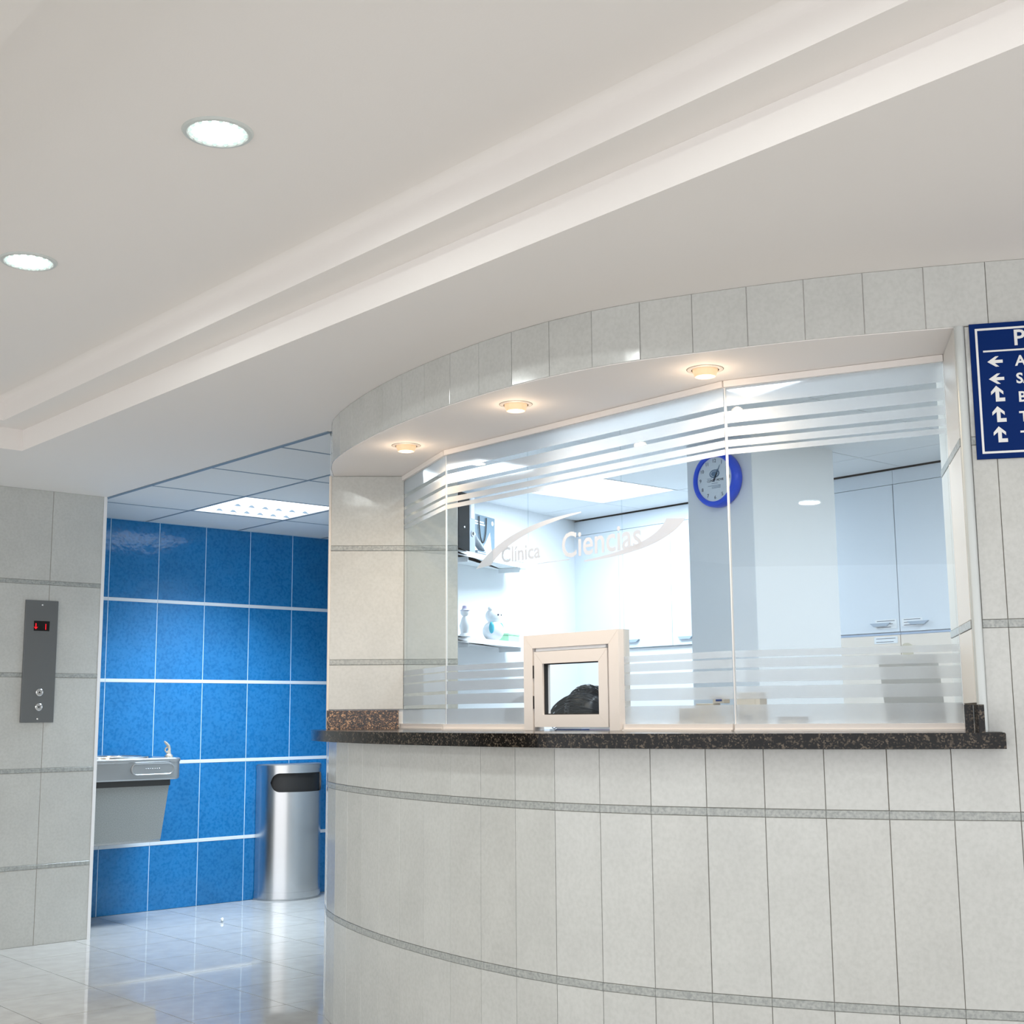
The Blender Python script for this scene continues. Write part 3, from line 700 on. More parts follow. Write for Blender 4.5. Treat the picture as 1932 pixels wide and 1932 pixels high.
# ------------------------------------------------------------------ drinking fountain
df = root('drinking_fountain', (2.87, 6.9, .42), 'steel wall-hung drinking fountain in front of the blue tiles', 'drinking fountain')
fx0, fx1, fy0, fy1 = 2.866, 3.462, 6.695, 7.10
NN = 64
def rrect(x0, x1, y0, y1, r, z, n=NN):
    cx, cy = (x0+x1)/2, (y0+y1)/2; hx, hy = (x1-x0)/2-r, (y1-y0)/2-r; out = []
    for i in range(n):
        a = 2*math.pi*(i+.5)/n; q = ((1 if math.cos(a) > 0 else -1), (1 if math.sin(a) > 0 else -1))
        # march around perimeter by angle mapping on rounded rect
        k = i % (n//4); qd = i//(n//4); qs = [(1, 1), (-1, 1), (-1, -1), (1, -1)][qd]
        th = math.pi/2*(qd + (k+.5)/(n//4)); out.append((cx+qs[0]*hx+r*math.cos(th), cy+qs[1]*hy+r*math.sin(th), z))
    return out
def ell(cx, cy, a, b, z, n=NN):
    return [(cx+a*math.cos(math.pi/2*(i//(n//4) + ((i % (n//4))+.5)/(n//4))), cy+b*math.sin(math.pi/2*(i//(n//4) + ((i % (n//4))+.5)/(n//4))), z) for i in range(n)]
bm = B(); ecx, ecy = 3.12, 6.90
ring_strip(bm, [rrect(fx0, fx1-.01, fy0+.006, fy1-.006, .045, .752), rrect(fx0, fx1, fy0, fy1, .05, .760), rrect(fx0, fx1, fy0, fy1, .05, .845), rrect(fx0, fx1+.004, fy0-.004, fy1+.004, .052, .850),
    rrect(fx0, fx1+.004, fy0-.004, fy1+.004, .052, .862), rrect(fx0+.004, fx1-.004, fy0+.004, fy1-.004, .047, .868), ell(ecx, ecy, .235, .178, .868), ell(ecx, ecy, .228, .170, .862), ell(ecx, ecy, .19, .14, .835), ell(ecx, ecy, .10, .07, .812), ell(ecx, ecy, .02, .02, .806)], True, True, True)
obj('basin', bm, M_steel2, df, True)
# raised lip around the bowl, back-splash ridge
bm = B(); ring_strip(bm, [ell(ecx, ecy, .245, .188, .867), ell(ecx, ecy, .243, .186, .877), ell(ecx, ecy, .236, .179, .880), ell(ecx, ecy, .230, .173, .876), ell(ecx, ecy, .228, .171, .866)], True); obj('bowl_lip', bm, M_chrome, df, True)
def cover():
    bm = B(); prof = [(2.866, .757), (3.405, .757), (3.400, .742), (3.356, .436), (2.866, .424)]
    a = [bm.verts.new((x, 6.72, z)) for x, z in prof]; b = [bm.verts.new((x, 7.085, z)) for x, z in prof]
    bm.faces.new(a); bm.faces.new(b)
    for i in range(5): bm.faces.new((a[i], a[(i+1) % 5], b[(i+1) % 5], b[i]))
    return bm
obj('cover_panel', cover(), M_cover, df)
bm = B(); box(bm, (2.868, 6.717, .720), (3.402, 6.7195, .752)); obj('shadow_band', bm, mat('basin_shade', (.06, .06, .06), .5, .5), df)  # dark strip paints the shade under the basin onto the cover
bm = B(); box(bm, (2.868, 6.714, .424), (3.352, 6.724, .434)); obj('bottom_trim', bm, M_steel, df)
def stadium(w_, h_, n=12):
    r = h_/2; return [(w_/2-r+r*math.sin(math.pi*i/n), -r*math.cos(math.pi*i/n)) for i in range(n+1)] + [(-w_/2+r-r*math.sin(math.pi*i/n), r*math.cos(math.pi*i/n)) for i in range(n+1)]
bm = B(); o3 = lambda pts, y: [(3.285+x, y, .8105+z) for x, z in pts]
ring_strip(bm, [o3(stadium(.250, .066), 6.695), o3(stadium(.250, .066), 6.688), o3(stadium(.240, .056), 6.6865), o3(stadium(.234, .050), 6.690), o3(stadium(.230, .046), 6.690)], True, True, True)
pb = obj('push_bar', bm, M_steel2, df, True)
for k in range(7): 
    bm = B(); lathe(bm, [(.0045, 0), (.003, .0012), (.0001, .0015)], (3.245+k*.013, 6.6895, .8115), 8, (0, -1, 0), cap1=False); obj('raised_mark', bm, M_steel2, pb)
bm = B(); lathe(bm, [(.024, .868), (.022, .878), (.013, .886), (.010, .905), (.0001, .906)], (3.425, 6.79, 0), 20, cap1=False)
tube(bm, [(3.425, 6.79, .890), (3.428, 6.79, .912), (3.422, 6.79, .930), (3.408, 6.79, .945), (3.396, 6.79, .956)], [.009, .008, .009, .008, .004], 10)
tube(bm, [(3.412, 6.79, .893), (3.402, 6.79, .905), (3.404, 6.79, .916), (3.418, 6.79, .926)], .0045, 8)
obj('bubbler', bm, mat('worn_chrome', (.75, .68, .60), .3, .8), df, True)

# ------------------------------------------------------------------ half-round steel bin
bn = root('waste_bin', (4.40, 7.135, 0), 'tall stainless steel bin with a dark side opening against the blue wall', 'waste bin')
BC, BR, BH = Vector((4.397, 7.139)), .213, .792
def hc(r, z, n=48, a0=-90, a1=90): return [(BC.x+r*math.sin(R(a0+(a1-a0)*i/n)), BC.y-r*math.cos(R(a0+(a1-a0)*i/n)), z) for i in range(n+1)]
def slot(phi):                              # half height of the stadium opening at angle phi
    wz, half = .056, 57.0; r_deg = wz/BR*57.3
    x = abs(phi)
    if x >= half: return 0
    if x <= half-r_deg: return wz
    return wz*math.sqrt(max(0, 1-((x-(half-r_deg))/r_deg)**2))
zc = .690; n = 96; bm = B(); low, l2, u2_, upv = [], [], [], []
for i in range(n+1):
    ph = -90+180*i/n; x, y = BC.x+BR*math.sin(R(ph)), BC.y-BR*math.cos(R(ph)); h_ = slot(ph)
    low.append(bm.verts.new((x, y, .045))); l2.append(bm.verts.new((x, y, zc-h_))); upv.append(bm.verts.new((x, y, BH-.022)))
    u2_.append(bm.verts.new((x, y, zc+h_)) if h_ > 0 else l2[-1])
for i in range(n):
    bm.faces.new((low[i], low[i+1], l2[i+1], l2[i])); bm.faces.new((u2_[i], u2_[i+1], upv[i+1], upv[i]))
bk = [bm.verts.new((BC.x+s*BR, BC.y, z)) for s, z in ((-1, .045), (1, .045), (1, BH-.022), (-1, BH-.022))]
bm.faces.new(bk)
body = obj('body', bm, M_steel, bn, True)
bm = B(); ring_strip(bm, [hc(BR-.012, .45), hc(BR-.012, BH-.03)], False); ring_strip(bm, [[(BC.x-.19, BC.y-.01, .45), (BC.x+.19, BC.y-.01, .45)], [(BC.x-.19, BC.y-.01, BH-.03), (BC.x+.19, BC.y-.01, BH-.03)]], False)
tmp = hc(.12, .45); obj('dark_inside', B_ := bm, mat('bin_inside_shade', (.015, .013, .012), .5), bn)  # black shell behind the opening paints the shade inside the bin
def hdisc(name, z0, z1, r, m):
    bm = B(); prism(bm, [(p[0], p[1]) for p in hc(r, 0)], z0, z1); return obj(name, bm, m, bn, True)
hdisc('lid', BH-.022, BH, BR+.003, M_steel); hdisc('lid', BH, BH+.006, BR-.004, M_steel2)
hdisc('base_ring', .008, .046, BR+.003, M_steel); hdisc('base_ring', 0, .009, BR+.008, M_steel2)

# small crumb of paper on the floor
bm = B(); bmesh.ops.create_icosphere(bm, subdivisions=1, radius=.012, matrix=Matrix.Translation((3.616, 6.493, .0115)))
for v in bm.verts: v.co += Vector((random.uniform(-.004, .004), random.uniform(-.004, .004), random.uniform(0, .003)))
tag(obj('paper_scrap', bm, M_paper), 'tiny crumpled white scrap lying on the polished floor', 'paper')

# ------------------------------------------------------------------ office: clock
ck = root('wall_clock', (CX0, 3.865, 2.155), 'round wall clock with a thick blue rim on the grey column', 'clock')
cc_ = Vector((CX0-.0005, 3.868, 2.156)); AX = (-1, 0, 0)
bm = B(); lathe(bm, [(.124, 0), (.130, .010), (.130, .042), (.124, .056), (.114, .060), (.105, .056), (.103, .046)], cc_, 64, AX, cap0=True, cap1=False); obj('rim', bm, M_clockb, ck, True)
bm = B(); lathe(bm, [(.106, .044), (.106, .047), (.0001, .047)], cc_, 64, AX, cap1=False); obj('dial', bm, M_clockf, ck)
xf = cc_.x-.0478
for h in range(1, 13):
    a = R(90-30*h); rr = .086
    text('numeral', str(h), .0235, (xf, cc_.y-rr*math.cos(a), cc_.z+rr*math.sin(a)-.0065), (0, -1, 0), (0, 0, 1), M_ink, ck, .0006, 'CENTER')
bm = B(); lathe(bm, [(.030, 0), (.030, .0005), (.0001, .0006)], (xf, cc_.y, cc_.z+.026), 32, AX, cap1=False)
for v in bm.verts: v.co.z = cc_.z+.026+(v.co.z-cc_.z-.026)*.66
tag(obj('emblem', bm, M_inkb, ck), 'grey blue oval emblem')
bm = B(); lathe(bm, [(.020, 0), (.023, .0012), (.020, .0012)], (xf, cc_.y, cc_.z+.026), 32, AX, False, False)
for v in bm.verts: v.co.z = cc_.z+.026+(v.co.z-cc_.z-.026)*.6
obj('emblem', bm, M_clockf, ck)
text('lettering', 'CLINI', .0165, (xf, cc_.y+.047, cc_.z-.010), (0, -1, 0), (0, 0, 1), M_ink, ck, .0006, sx=.9, shear=.25)
text('lettering', 'MOVIL', .0165, (xf, cc_.y-.009, cc_.z-.010), (0, -1, 0), (0, 0, 1), M_ink, ck, .0006, sx=.9, shear=.25)
for (u, v, l_) in ((0, -.019, .038), (-.004, -.029, .075), (.008, -.035, .052), (.008, -.041, .052), (-.03, .006, .030)):
    bm = B(); box(bm, (xf-.0005, cc_.y-u-l_/2, cc_.z+v-.0008), (xf, cc_.y-u+l_/2, cc_.z+v+.0008)); obj('printed_line', bm, M_inkb, ck)
def hand(ang, l_, wd, name):
    d_ = Vector((0, -math.sin(ang), math.cos(ang))); p_ = Vector((0, d_.z, -d_.y))
    bm = B(); o_h = Vector((xf-.002, cc_.y, cc_.z))
    plate(bm, [(-wd*.6, -.012), (wd*.6, -.012), (wd, l_*.4), (wd*.25, l_), (-wd*.25, l_), (-wd, l_*.4)], o_h, p_, d_, (-1, 0, 0), .0008); obj(name, bm, M_inkb, ck)
hand(R(28), .072, .0035, 'minute_hand'); hand(R(22), .050, .006, 'hour_hand')
bm = B(); lathe(bm, [(.005, 0), (.005, .003), (.0001, .003)], (xf-.001, cc_.y, cc_.z), 12, AX, cap1=False); obj('hub', bm, M_ink, ck)

# ------------------------------------------------------------------ office: wall cabinets
def cabinet(y0, y1, z0, z1, doors, label, m, fascia=None, handle=True, x=5.98, group=None, low=False):
    t = root('wall_cabinet' if not low else 'lower_wall_cabinet', (x+.17, (y0+y1)/2, z0), label, 'cabinet', group)
    bm = B(); box(bm, (x+.018, y0, z0), (x+.355, y1, z1)); obj('body', bm, m, t)
    if fascia:
        bm = B(); box(bm, (x+.004, y0, fascia[0]+.002), (x+.018, y1, fascia[1])); obj('fascia', bm, M_greyc if False else m, t)
    top = fascia[0] if fascia else z1
    for a, b in doors:
        if low:
            bm = B(); box(bm, (x+.004, a, z1+.0005), (x+.10, b, z1+.0115)); obj('gap_shade_strip', bm, M_gapshade, t)  # added strip: shaded tone of the gap between cabinets, as colour
        bm = B(); box(bm, (x, a+.0015, z0+.003), (x+.017, b-.0015, top-.001), .001); d_ = obj('door', bm, m, t)
        if handle:
            for hy in ([a+.11] if handle == 'L' else [b-.11]):
                bm = B(); prof = [(-.060, .007), (.060, .007), (.038, -.010), (-.038, -.010)]
                plate(bm, prof, (x-.0002, hy, z0+.045), (0, -1, 0), (0, 0, 1), (-1, 0, 0), .014); obj('handle', bm, mat('handle_grey', (.36, .44, .54), .4), d_)
    return t
cabinet(5.185, 6.22, 1.49, 2.345, [(5.185, 5.34), (5.34, 5.78), (5.78, 6.22)], 'white wall cabinets left of the column in the office', M_cab, (2.245, 2.340), 'R')
cabinet(4.62, 5.183, 1.49, 2.345, [(4.62, 5.183)], 'white wall cabinet hidden partly behind the grey column', M_cab, (2.245, 2.340), 'R')
cabinet(3.775, 4.40, 1.49, 2.345, [(3.775, 4.40)], 'pale blue wall cabinet just right of the column', M_cab, (2.265, 2.340), 'L')
c3 = cabinet(3.10, 3.773, 1.49, 2.345, [(3.10, 3.773)], 'pale blue wall cabinet nearest the right jamb', M_cab, (2.265, 2.340), 'R')
cabinet(3.775, 4.40, .80, 1.478, [(3.775, 4.40)], 'beige cabinet under the pale blue one, right of the column', M_cabb, None, False, low=True)
cabinet(3.10, 3.773, .80, 1.478, [(3.10, 3.773)], 'beige cabinet nearest the right jamb, under the pale blue one', M_cabb, None, False, low=True)
for n_, (y0, y1, z0, z1, ls) in enumerate(((3.79, 3.92, 1.512, 1.560, 3), (3.64, 3.76, 1.518, 1.560, 3), (3.79, 3.93, 1.435, 1.470, 2), (3.80, 3.90, 1.26, 1.285, 1))):
    lb = ('small white typed label on the pale cabinet, left of the door joint', 'small white typed label on the pale cabinet, right of the door joint', 'small white typed label at the top of the beige cabinet', 'tiny white label lower down on the beige cabinet')[n_]
    t = root('typed_label', (5.9795, (y0+y1)/2, z0), lb, 'label')
    bm = B(); box(bm, (5.9785, y0, z0), (5.9797, y1, z1)); obj('paper', bm, M_paper, t)
    for k in range(ls):
        z = z1-(k+.5)*(z1-z0)/ls; bm = B(); box(bm, (5.978, y0+.012+.012*k, z-.0014), (5.9785, y1-.012, z+.0014)); obj('printed_line', bm, M_ink, t)

# ------------------------------------------------------------------ office: shelves and what stands on them
SA, SB = Vector((4.05, 5.33)), Vector((5.26, 5.81)); sd = (SB-SA).normalized(); sn = Vector((-sd.y, sd.x))
def shelf(z, label):
    t = root('wall_shelf', (4.9, 5.8, z), label, 'shelf')
    bm = B(); prism(bm, [tuple(SA), tuple(SB), (5.20, 5.985), (4.44, 5.797), (4.02, 5.165)], z-.020, z); obj('board', bm, M_owhite, t)
    bm = B(); c_ = (SA+SB)/2; obox(bm, (c_.x-sn.x*.002, c_.y-sn.y*.002, z-.012), (sd.x, sd.y, 0), (sn.x, sn.y, 0), (0, 0, 1), ((SB-SA).length, .004, .030)); obj('front_edge', bm, M_trimw, t)
    for q in (SA+sd*.55, SB-sd*.12):
        bm = B(); obox(bm, (q.x+sn.x*.09, q.y+sn.y*.09, z-.035), (sd.x, sd.y, 0), (sn.x, sn.y, 0), (0, 0, 1), (.012, .14, .028)); obj('bracket', bm, M_owhite, t)
    return t
shelf(1.97, 'upper white wall shelf holding a black binder and a printed bag')
shelf(1.50, 'lower white wall shelf behind the glass, above the hatch')
def place(base, u, v): q = base; return q
def frame_at(u, depth=.06):               # point on the shelf: u metres left of SB, depth behind the edge
    p = SB - sd*u + sn*depth; return p
def sbox(bm, u0, u1, dp0, dp1, z0, z1, bev=0):
    c_ = SB - sd*(u0+u1)/2 + sn*(dp0+dp1)/2
    obox(bm, (c_.x, c_.y, (z0+z1)/2), (sd.x, sd.y, 0), (sn.x, sn.y, 0), (0, 0, 1), (abs(u1-u0), dp1-dp0, z1-z0), bev)
zs = 1.9705
p_ = frame_at(.70)
bd = root('lever_arch_binder', (p_.x, p_.y, zs), 'black lever arch binder standing on the upper shelf', 'binder')
bm = B(); sbox(bm, .715, .84, .03, .29, zs, zs+.335, .002); obj('cover', bm, M_binder, bd)
bm = B(); sbox(bm, .650, .7145, .03, .29, zs, zs+.335, .002); tag(obj('spine', bm, M_greyc, bd), 'grey spine')
bm = B(); sbox(bm, .662, .704, .028, .030, zs+.20, zs+.32); obj('spine_label', bm, M_paper, bd)
c_ = SB-sd*.682+sn*.029; bm = B(); lathe(bm, [(.017, 0), (.017, .003), (.010, .003), (.010, 0)], (c_.x, c_.y, zs+.115), 20, (-sn.x, -sn.y, 0), False, False); obj('finger_ring', bm, M_chrome, bd)
bm = B(); lathe(bm, [(.010, 0), (.010, .001), (.0001, .001)], (c_.x, c_.y, zs+.115), 16, (-sn.x, -sn.y, 0), cap1=False); obj('finger_hole', bm, M_dark, bd)
for z in (.14, .27):
    c_ = SB-sd*.775+sn*.0295; bm = B(); lathe(bm, [(.006, 0), (.005, .002), (.0001, .003)], (c_.x, c_.y, zs+z), 12, (-sn.x, -sn.y, 0), cap1=False); obj('rivet', bm, M_chrome, bd)
p_ = frame_at(.45)
bg_ = root('paper_gift_bag', (p_.x, p_.y, zs), 'grey blue printed paper bag with black cord handle on the upper shelf', 'bag')
bm = B(); sbox(bm, .285, .61, .10, .19, zs, zs+.255); obj('body', bm, M_bag, bg_)
q = SB-sd*.61+sn*.099; O3 = Vector((q.x, q.y, zs)); UX = Vector((sd.x, sd.y, 0)); UN = Vector((-sn.x, -sn.y, 0))
bm = B(); plate(bm, [(.05, .02), (.29, .02), (.262, .165), (.20, .09), (.165, .075), (.12, .09), (.058, .185)], O3, UX, (0, 0, 1), UN, .001); tag(obj('printed_shape', bm, M_paper, bg_), 'white printed flare')
bm = B(); plate(bm, [(.14, .02), (.185, .02), (.190, .085), (.165, .110), (.138, .08)], O3+UN*.001, UX, (0, 0, 1), UN, .001); obj('printed_shape', bm, M_bag, bg_)
for z, l_ in ((.214, .17), (.200, .18)):
    bm = B(); plate(bm, [(.02, z-.004), (.02+l_, z-.004), (.02+l_, z+.004), (.02, z+.004)], O3, UX, (0, 0, 1), UN, .001); obj('printed_line', bm, M_paper, bg_)
bm = B(); plate(bm, [(.295+.013*math.cos(a*.5236), .222+.013*math.sin(a*.5236)) for a in range(12)], O3, UX, (0, 0, 1), UN, .001); obj('printed_dot', bm, M_paper, bg_)
bm = B(); tube(bm, [O3+UX*(.165+.045*math.cos(a))+Vector((0, 0, .245+.150*math.sin(a)))+UN*.006 for a in [math.pi+math.pi*k/14 for k in range(15)]], .0038, 6); obj('cord_handle', bm, M_dark, bg_, True)
# loose papers in front of the bag
for k, (u0, u1, d0, zz, hh, lb) in enumerate(((.53, .645, .02, zs, .028, 'short stack of loose papers between binder and bag'), (.05, .30, .02, zs, .014, 'flat papers at the right end of the upper shelf'))):
    p_ = frame_at((u0+u1)/2); t = root('paper_stack', (p_.x, p_.y, zz), lb, 'papers')
    for j in range(4):
        bm = B(); sbox(bm, u0+.01*random.random(), u1-.01*random.random(), d0+.004*random.random(), d0+.07, zz+j*hh/4+.0002, zz+(j+.8)*hh/4); obj('sheet_bundle', bm, M_paper if j % 2 == 0 else M_bag, t)
p_ = frame_at(.60); t = root('crumpled_magazine', (p_.x, p_.y, zs+.029), 'curled magazine leaning on the papers beside the binder', 'magazine')
bm = B(); 
for j in range(3):
    pts = [SB-sd*(.643-.10*i/8)+sn*(.022+.004*j) for i in range(9)]
    ring_strip(bm, [[(p.x, p.y, zs+.03+.012*j+.06*(1-i/8)) for i, p in enumerate(pts)], [(p.x+sn.x*.045, p.y+sn.y*.045, zs+.034+.012*j+.06*(1-i/8)) for i, p in enumerate(pts)]], False)
obj('pages', bm, M_paper, t)
zs2 = 1.5005
p_ = frame_at(.40); t = root('soft_toy', (p_.x, p_.y, zs2), 'small white and turquoise soft toy sitting on the lower shelf', 'toy')
c_ = frame_at(.385, .06)
bm = B(); bmesh.ops.create_uvsphere(bm, u_segments=20, v_segments=12, radius=.062, matrix=Matrix.Translation((c_.x, c_.y, zs2+.058)) @ Matrix.Diagonal((1, 1, .95, 1))); obj('body', bm, M_paper, t, True)
bm = B(); bmesh.ops.create_uvsphere(bm, u_segments=20, v_segments=12, radius=.045, matrix=Matrix.Translation((c_.x, c_.y, zs2+.145))); hd = obj('head', bm, M_paper, t, True)
for s_ in (-1, 1):
    bm = B(); q = c_+sd*.034*s_; bmesh.ops.create_uvsphere(bm, u_segments=10, v_segments=8, radius=.015, matrix=Matrix.Translation((q.x, q.y, zs2+.185))); obj('ear', bm, M_paper, hd, True)
    bm = B(); q = c_+sd*.016*s_-sn*.041; bmesh.ops.create_uvsphere(bm, u_segments=8, v_segments=6, radius=.006, matrix=Matrix.Translation((q.x, q.y, zs2+.150))); obj('eye', bm, M_ink, hd, True)
    bm = B(); q = c_+sd*.058*s_-sn*.02; bmesh.ops.create_uvsphere(bm, u_segments=10, v_segments=8, radius=.026, matrix=Matrix.Translation((q.x, q.y, zs2+.075)) @ Matrix.Diagonal((.6, .6, 1.3, 1))); obj('arm', bm, M_teal, t, True)
c_ = frame_at(.20, .06); t = root('green_box', (c_.x, c_.y, zs2), 'low pale green box at the right of the lower shelf', 'box')
bm = B(); sbox(bm, .13, .27, .02, .10, zs2, zs2+.040, .004); obj('body', bm, M_green, t)
bm = B(); sbox(bm, .128, .272, .018, .102, zs2+.0405, zs2+.052, .003); obj('lid', bm, M_green, t)
c_ = frame_at(.72, .06); t = root('figurine', (c_.x, c_.y, zs2), 'pale lilac and white figurine at the left end of the lower shelf', 'ornament')
bm = B(); lathe(bm, [(.034, 0), (.036, .012), (.022, .03), (.030, .07), (.018, .11), (.010, .125)], (c_.x, c_.y, zs2), 20); obj('body', bm, M_paper, t, True)
bm = B(); bmesh.ops.create_uvsphere(bm, u_segments=14, v_segments=10, radius=.024, matrix=Matrix.Translation((c_.x, c_.y, zs2+.145))); obj('head', bm, M_paper, t, True)
bm = B(); lathe(bm, [(.030, .155), (.016, .158), (.012, .180), (.0001, .184)], (c_.x, c_.y, zs2), 16, cap1=False); obj('hat', bm, M_lil, t, True)

# ------------------------------------------------------------------ sill things: cartons and clipboard
def carton(c, size, rz, tilt, label, m, win=None):
    t = root('medicine_carton', c, label, 'box', None)
    Mx = Matrix.Translation(Vector(c)) @ Matrix.Rotation(rz, 4, 'Z') @ Matrix.Rotation(tilt, 4, 'X')
    bm = B(); box(bm, (-size[0]/2, -size[1]/2, 0), (size[0]/2, size[1]/2, size[2]), .0012); bmesh.ops.transform(bm, matrix=Mx, verts=bm.verts); obj('carton', bm, m, t)
    bm = B(); box(bm, (-size[0]/2-.0006, -size[1]*.30, size[2]*.25), (-size[0]/2, size[1]*.22, size[2]*.75)); bmesh.ops.transform(bm, matrix=Mx, verts=bm.verts); obj('printed_panel', bm, win or M_boxg, t)
ZK = ZC1+.0005
carton((3.025, 2.646, ZK), (.030, .062, .026), R(6), 0, 'cream carton lying lowest at the left of the pile on the sill', M_box, M_box)
carton((3.026, 2.645, ZK+.0265), (.030, .052, .040), R(-4), R(0), 'cream carton stacked second at the left of the pile', M_box)
carton((3.024, 2.560, ZK), (.032, .085, .045), R(3), 0, 'larger cream carton lying under the blue marked one', M_box, M_box)
carton((3.025, 2.568, ZK+.0455), (.030, .072, .034), R(-5), R(0), 'cream carton resting on the larger one in the pile', M_box, M_box)
carton((3.028, 2.520, ZK+.080), (.028, .042, .022), R(4), 0, 'small dark blue marked carton on top of the pile', M_box, M_boxb)
carton((3.060, 2.435, ZK), (.040, .100, .060), R(-10), 0, 'greyish carton behind the frosted stripe, right of the glass joint', M_box)
carton((3.065, 2.438, ZK+.0605), (.040, .080, .050), R(8), 0, 'cream carton topping the blurred pile right of the glass joint', M_box, M_box)
carton((3.110, 2.325, ZK), (.045, .075, .040), R(14), 0, 'grey carton at the far right of the blurred pile', M_boxg, M_box)
cbp = Vector((3.325, 2.060, ZK+.008)); cn = Vector((-.90, -.436)).normalized(); cd = Vector((cn.y*-1, cn.x)) * -1
if cd.y > 0: cd = -cd
cb = root('clipboard', cbp, 'grey clipboard standing upright behind the frosted glass by the right jamb', 'clipboard')
tl = Vector((cn.x*-.10, cn.y*-.10, 1)).normalized(); cd3 = Vector((cd.x, cd.y, 0)); 
cdir = (cd3*.997+Vector((0, 0, .075))).normalized(); ctn = cdir.cross(tl).normalized(); tl = (ctn.cross(cdir)*1).normalized()
if tl.z < 0: tl = -tl
bm = B(); plate(bm, [(-.080, .008), (.082, -.006), (.078, .205), (-.086, .205)], cbp, cd3, tl, ctn, .003); obj('board', bm, M_clip, cb)
bm = B(); plate(bm, [(-.016, .190), (.016, .190), (.014, .232), (.006, .238), (-.006, .238), (-.014, .232)], cbp-ctn*.006*(1 if ctn.dot(Vector((cn.x, cn.y, 0))) < 0 else -1), cd3, tl, ctn, .004); obj('clip', bm, M_clip2, cb)

# ------------------------------------------------------------------ desk, chair and clerk behind the hatch
dk = root('office_desk', (3.36, 3.1, 0), 'white desk top behind the reception glass', 'desk')
bm = B(); box(bm, (2.80, 2.35, .71), (3.36, 3.85, .74), .003); obj('desk_top', bm, M_owhite, dk)
for y in (2.40, 3.80):
    bm = B(); box(bm, (2.82, y-.015, 0), (3.34, y+.015, .709)); obj('side_panel', bm, M_owhite, dk)
ch = root('office_chair', (3.86, 3.42, 0), 'dark blue office chair the clerk sits on', 'chair')
bm = B(); box(bm, (3.64, 3.20, .43), (4.08, 3.64, .50), .02); obj('seat', bm, M_seat, ch, True)
bm = B(); box(bm, (4.10, 3.23, .55), (4.15, 3.61, .92), .018); obj('backrest', bm, M_seat, ch, True)
bm = B(); tube(bm, [(3.86, 3.42, .06), (3.86, 3.42, .43)], .025, 12); obj('post', bm, M_steel2, ch)
bm = B(); tube(bm, [(4.02, 3.42, .425), (4.14, 3.42, .43), (4.16, 3.42, .60)], .012, 8); obj('back_bracket', bm, M_steel2, ch)
for k in range(5):
    a = 2*math.pi*k/5; bm = B(); tube(bm, [(3.86, 3.42, .075), (3.86+.27*math.cos(a), 3.42+.27*math.sin(a), .05)], [.022, .014], 8)
    lg = obj('leg', bm, M_dark, ch)
    bm = B(); bmesh.ops.create_uvsphere(bm, u_segments=10, v_segments=8, radius=.025, matrix=Matrix.Translation((3.86+.27*math.cos(a), 3.42+.27*math.sin(a), .026))); obj('castor', bm, M_dark, lg, True)
person = root('person', (3.84, 3.42, .50), 'person with black hair bowing over the desk behind the service hatch', 'person')
def skin(name, pts, edges, radii, m, parent, sub=2):
    me = bpy.data.meshes.new(name); base = WL[parent.name]
    me.from_pydata([tuple(Vector(p)-base) for p in pts], edges, []); me.materials.append(m)
    o = bpy.data.objects.new(name, me); link(o, parent); WL[o.name] = base.copy()
    md = o.modifiers.new('skin', 'SKIN'); md.use_smooth_shade = True
    for i, r in enumerate(radii): me.skin_vertices[0].data[i].radius = (r, r) if not isinstance(r, tuple) else r
    me.skin_vertices[0].data[0].use_root = True
    s_ = o.modifiers.new('sub', 'SUBSURF'); s_.levels = sub; s_.render_levels = sub
    dg = bpy.context.evaluated_depsgraph_get(); dg.update()
    nm = bpy.data.meshes.new_from_object(o.evaluated_get(dg)); o.modifiers.clear(); o.data = nm
    return o
HC = Vector((3.60, 3.622, 1.052))       # head centre, bowed forward
pts = [(3.90, 3.42, .61), (3.88, 3.43, .73), (3.83, 3.45, .86), (3.79, 3.49, .95), (3.72, 3.55, 1.00), (3.64, 3.61, 1.055),
       (3.80, 3.27, .91), (3.66, 3.18, .79), (3.50, 3.27, .765), (3.42, 3.30, .76),
       (3.80, 3.68, .90), (3.66, 3.76, .79), (3.48, 3.66, .765), (3.40, 3.60, .76),
       (3.80, 3.31, .595), (3.50, 3.30, .575), (3.48, 3.30, .30), (3.46, 3.30, .07), (3.36, 3.30, .035),
       (3.80, 3.53, .595), (3.50, 3.54, .575), (3.48, 3.54, .30), (3.46, 3.54, .07), (3.36, 3.54, .035)]
ed = [(0, 1), (1, 2), (2, 3), (3, 4), (4, 5), (3, 6), (6, 7), (7, 8), (8, 9), (3, 10), (10, 11), (11, 12), (12, 13), (0, 14), (14, 15), (15, 16), (16, 17), (17, 18), (0, 19), (19, 20), (20, 21), (21, 22), (22, 23)]
ra = [(.15, .11), (.135, .10), (.15, .105), (.12, .085), .052, .05, .062, .046, .036, .028, .062, .046, .036, .028, .085, .062, .052, .038, .032, .085, .062, .052, .038, .032]
skin('body', pts, ed, ra, M_shirt, person)
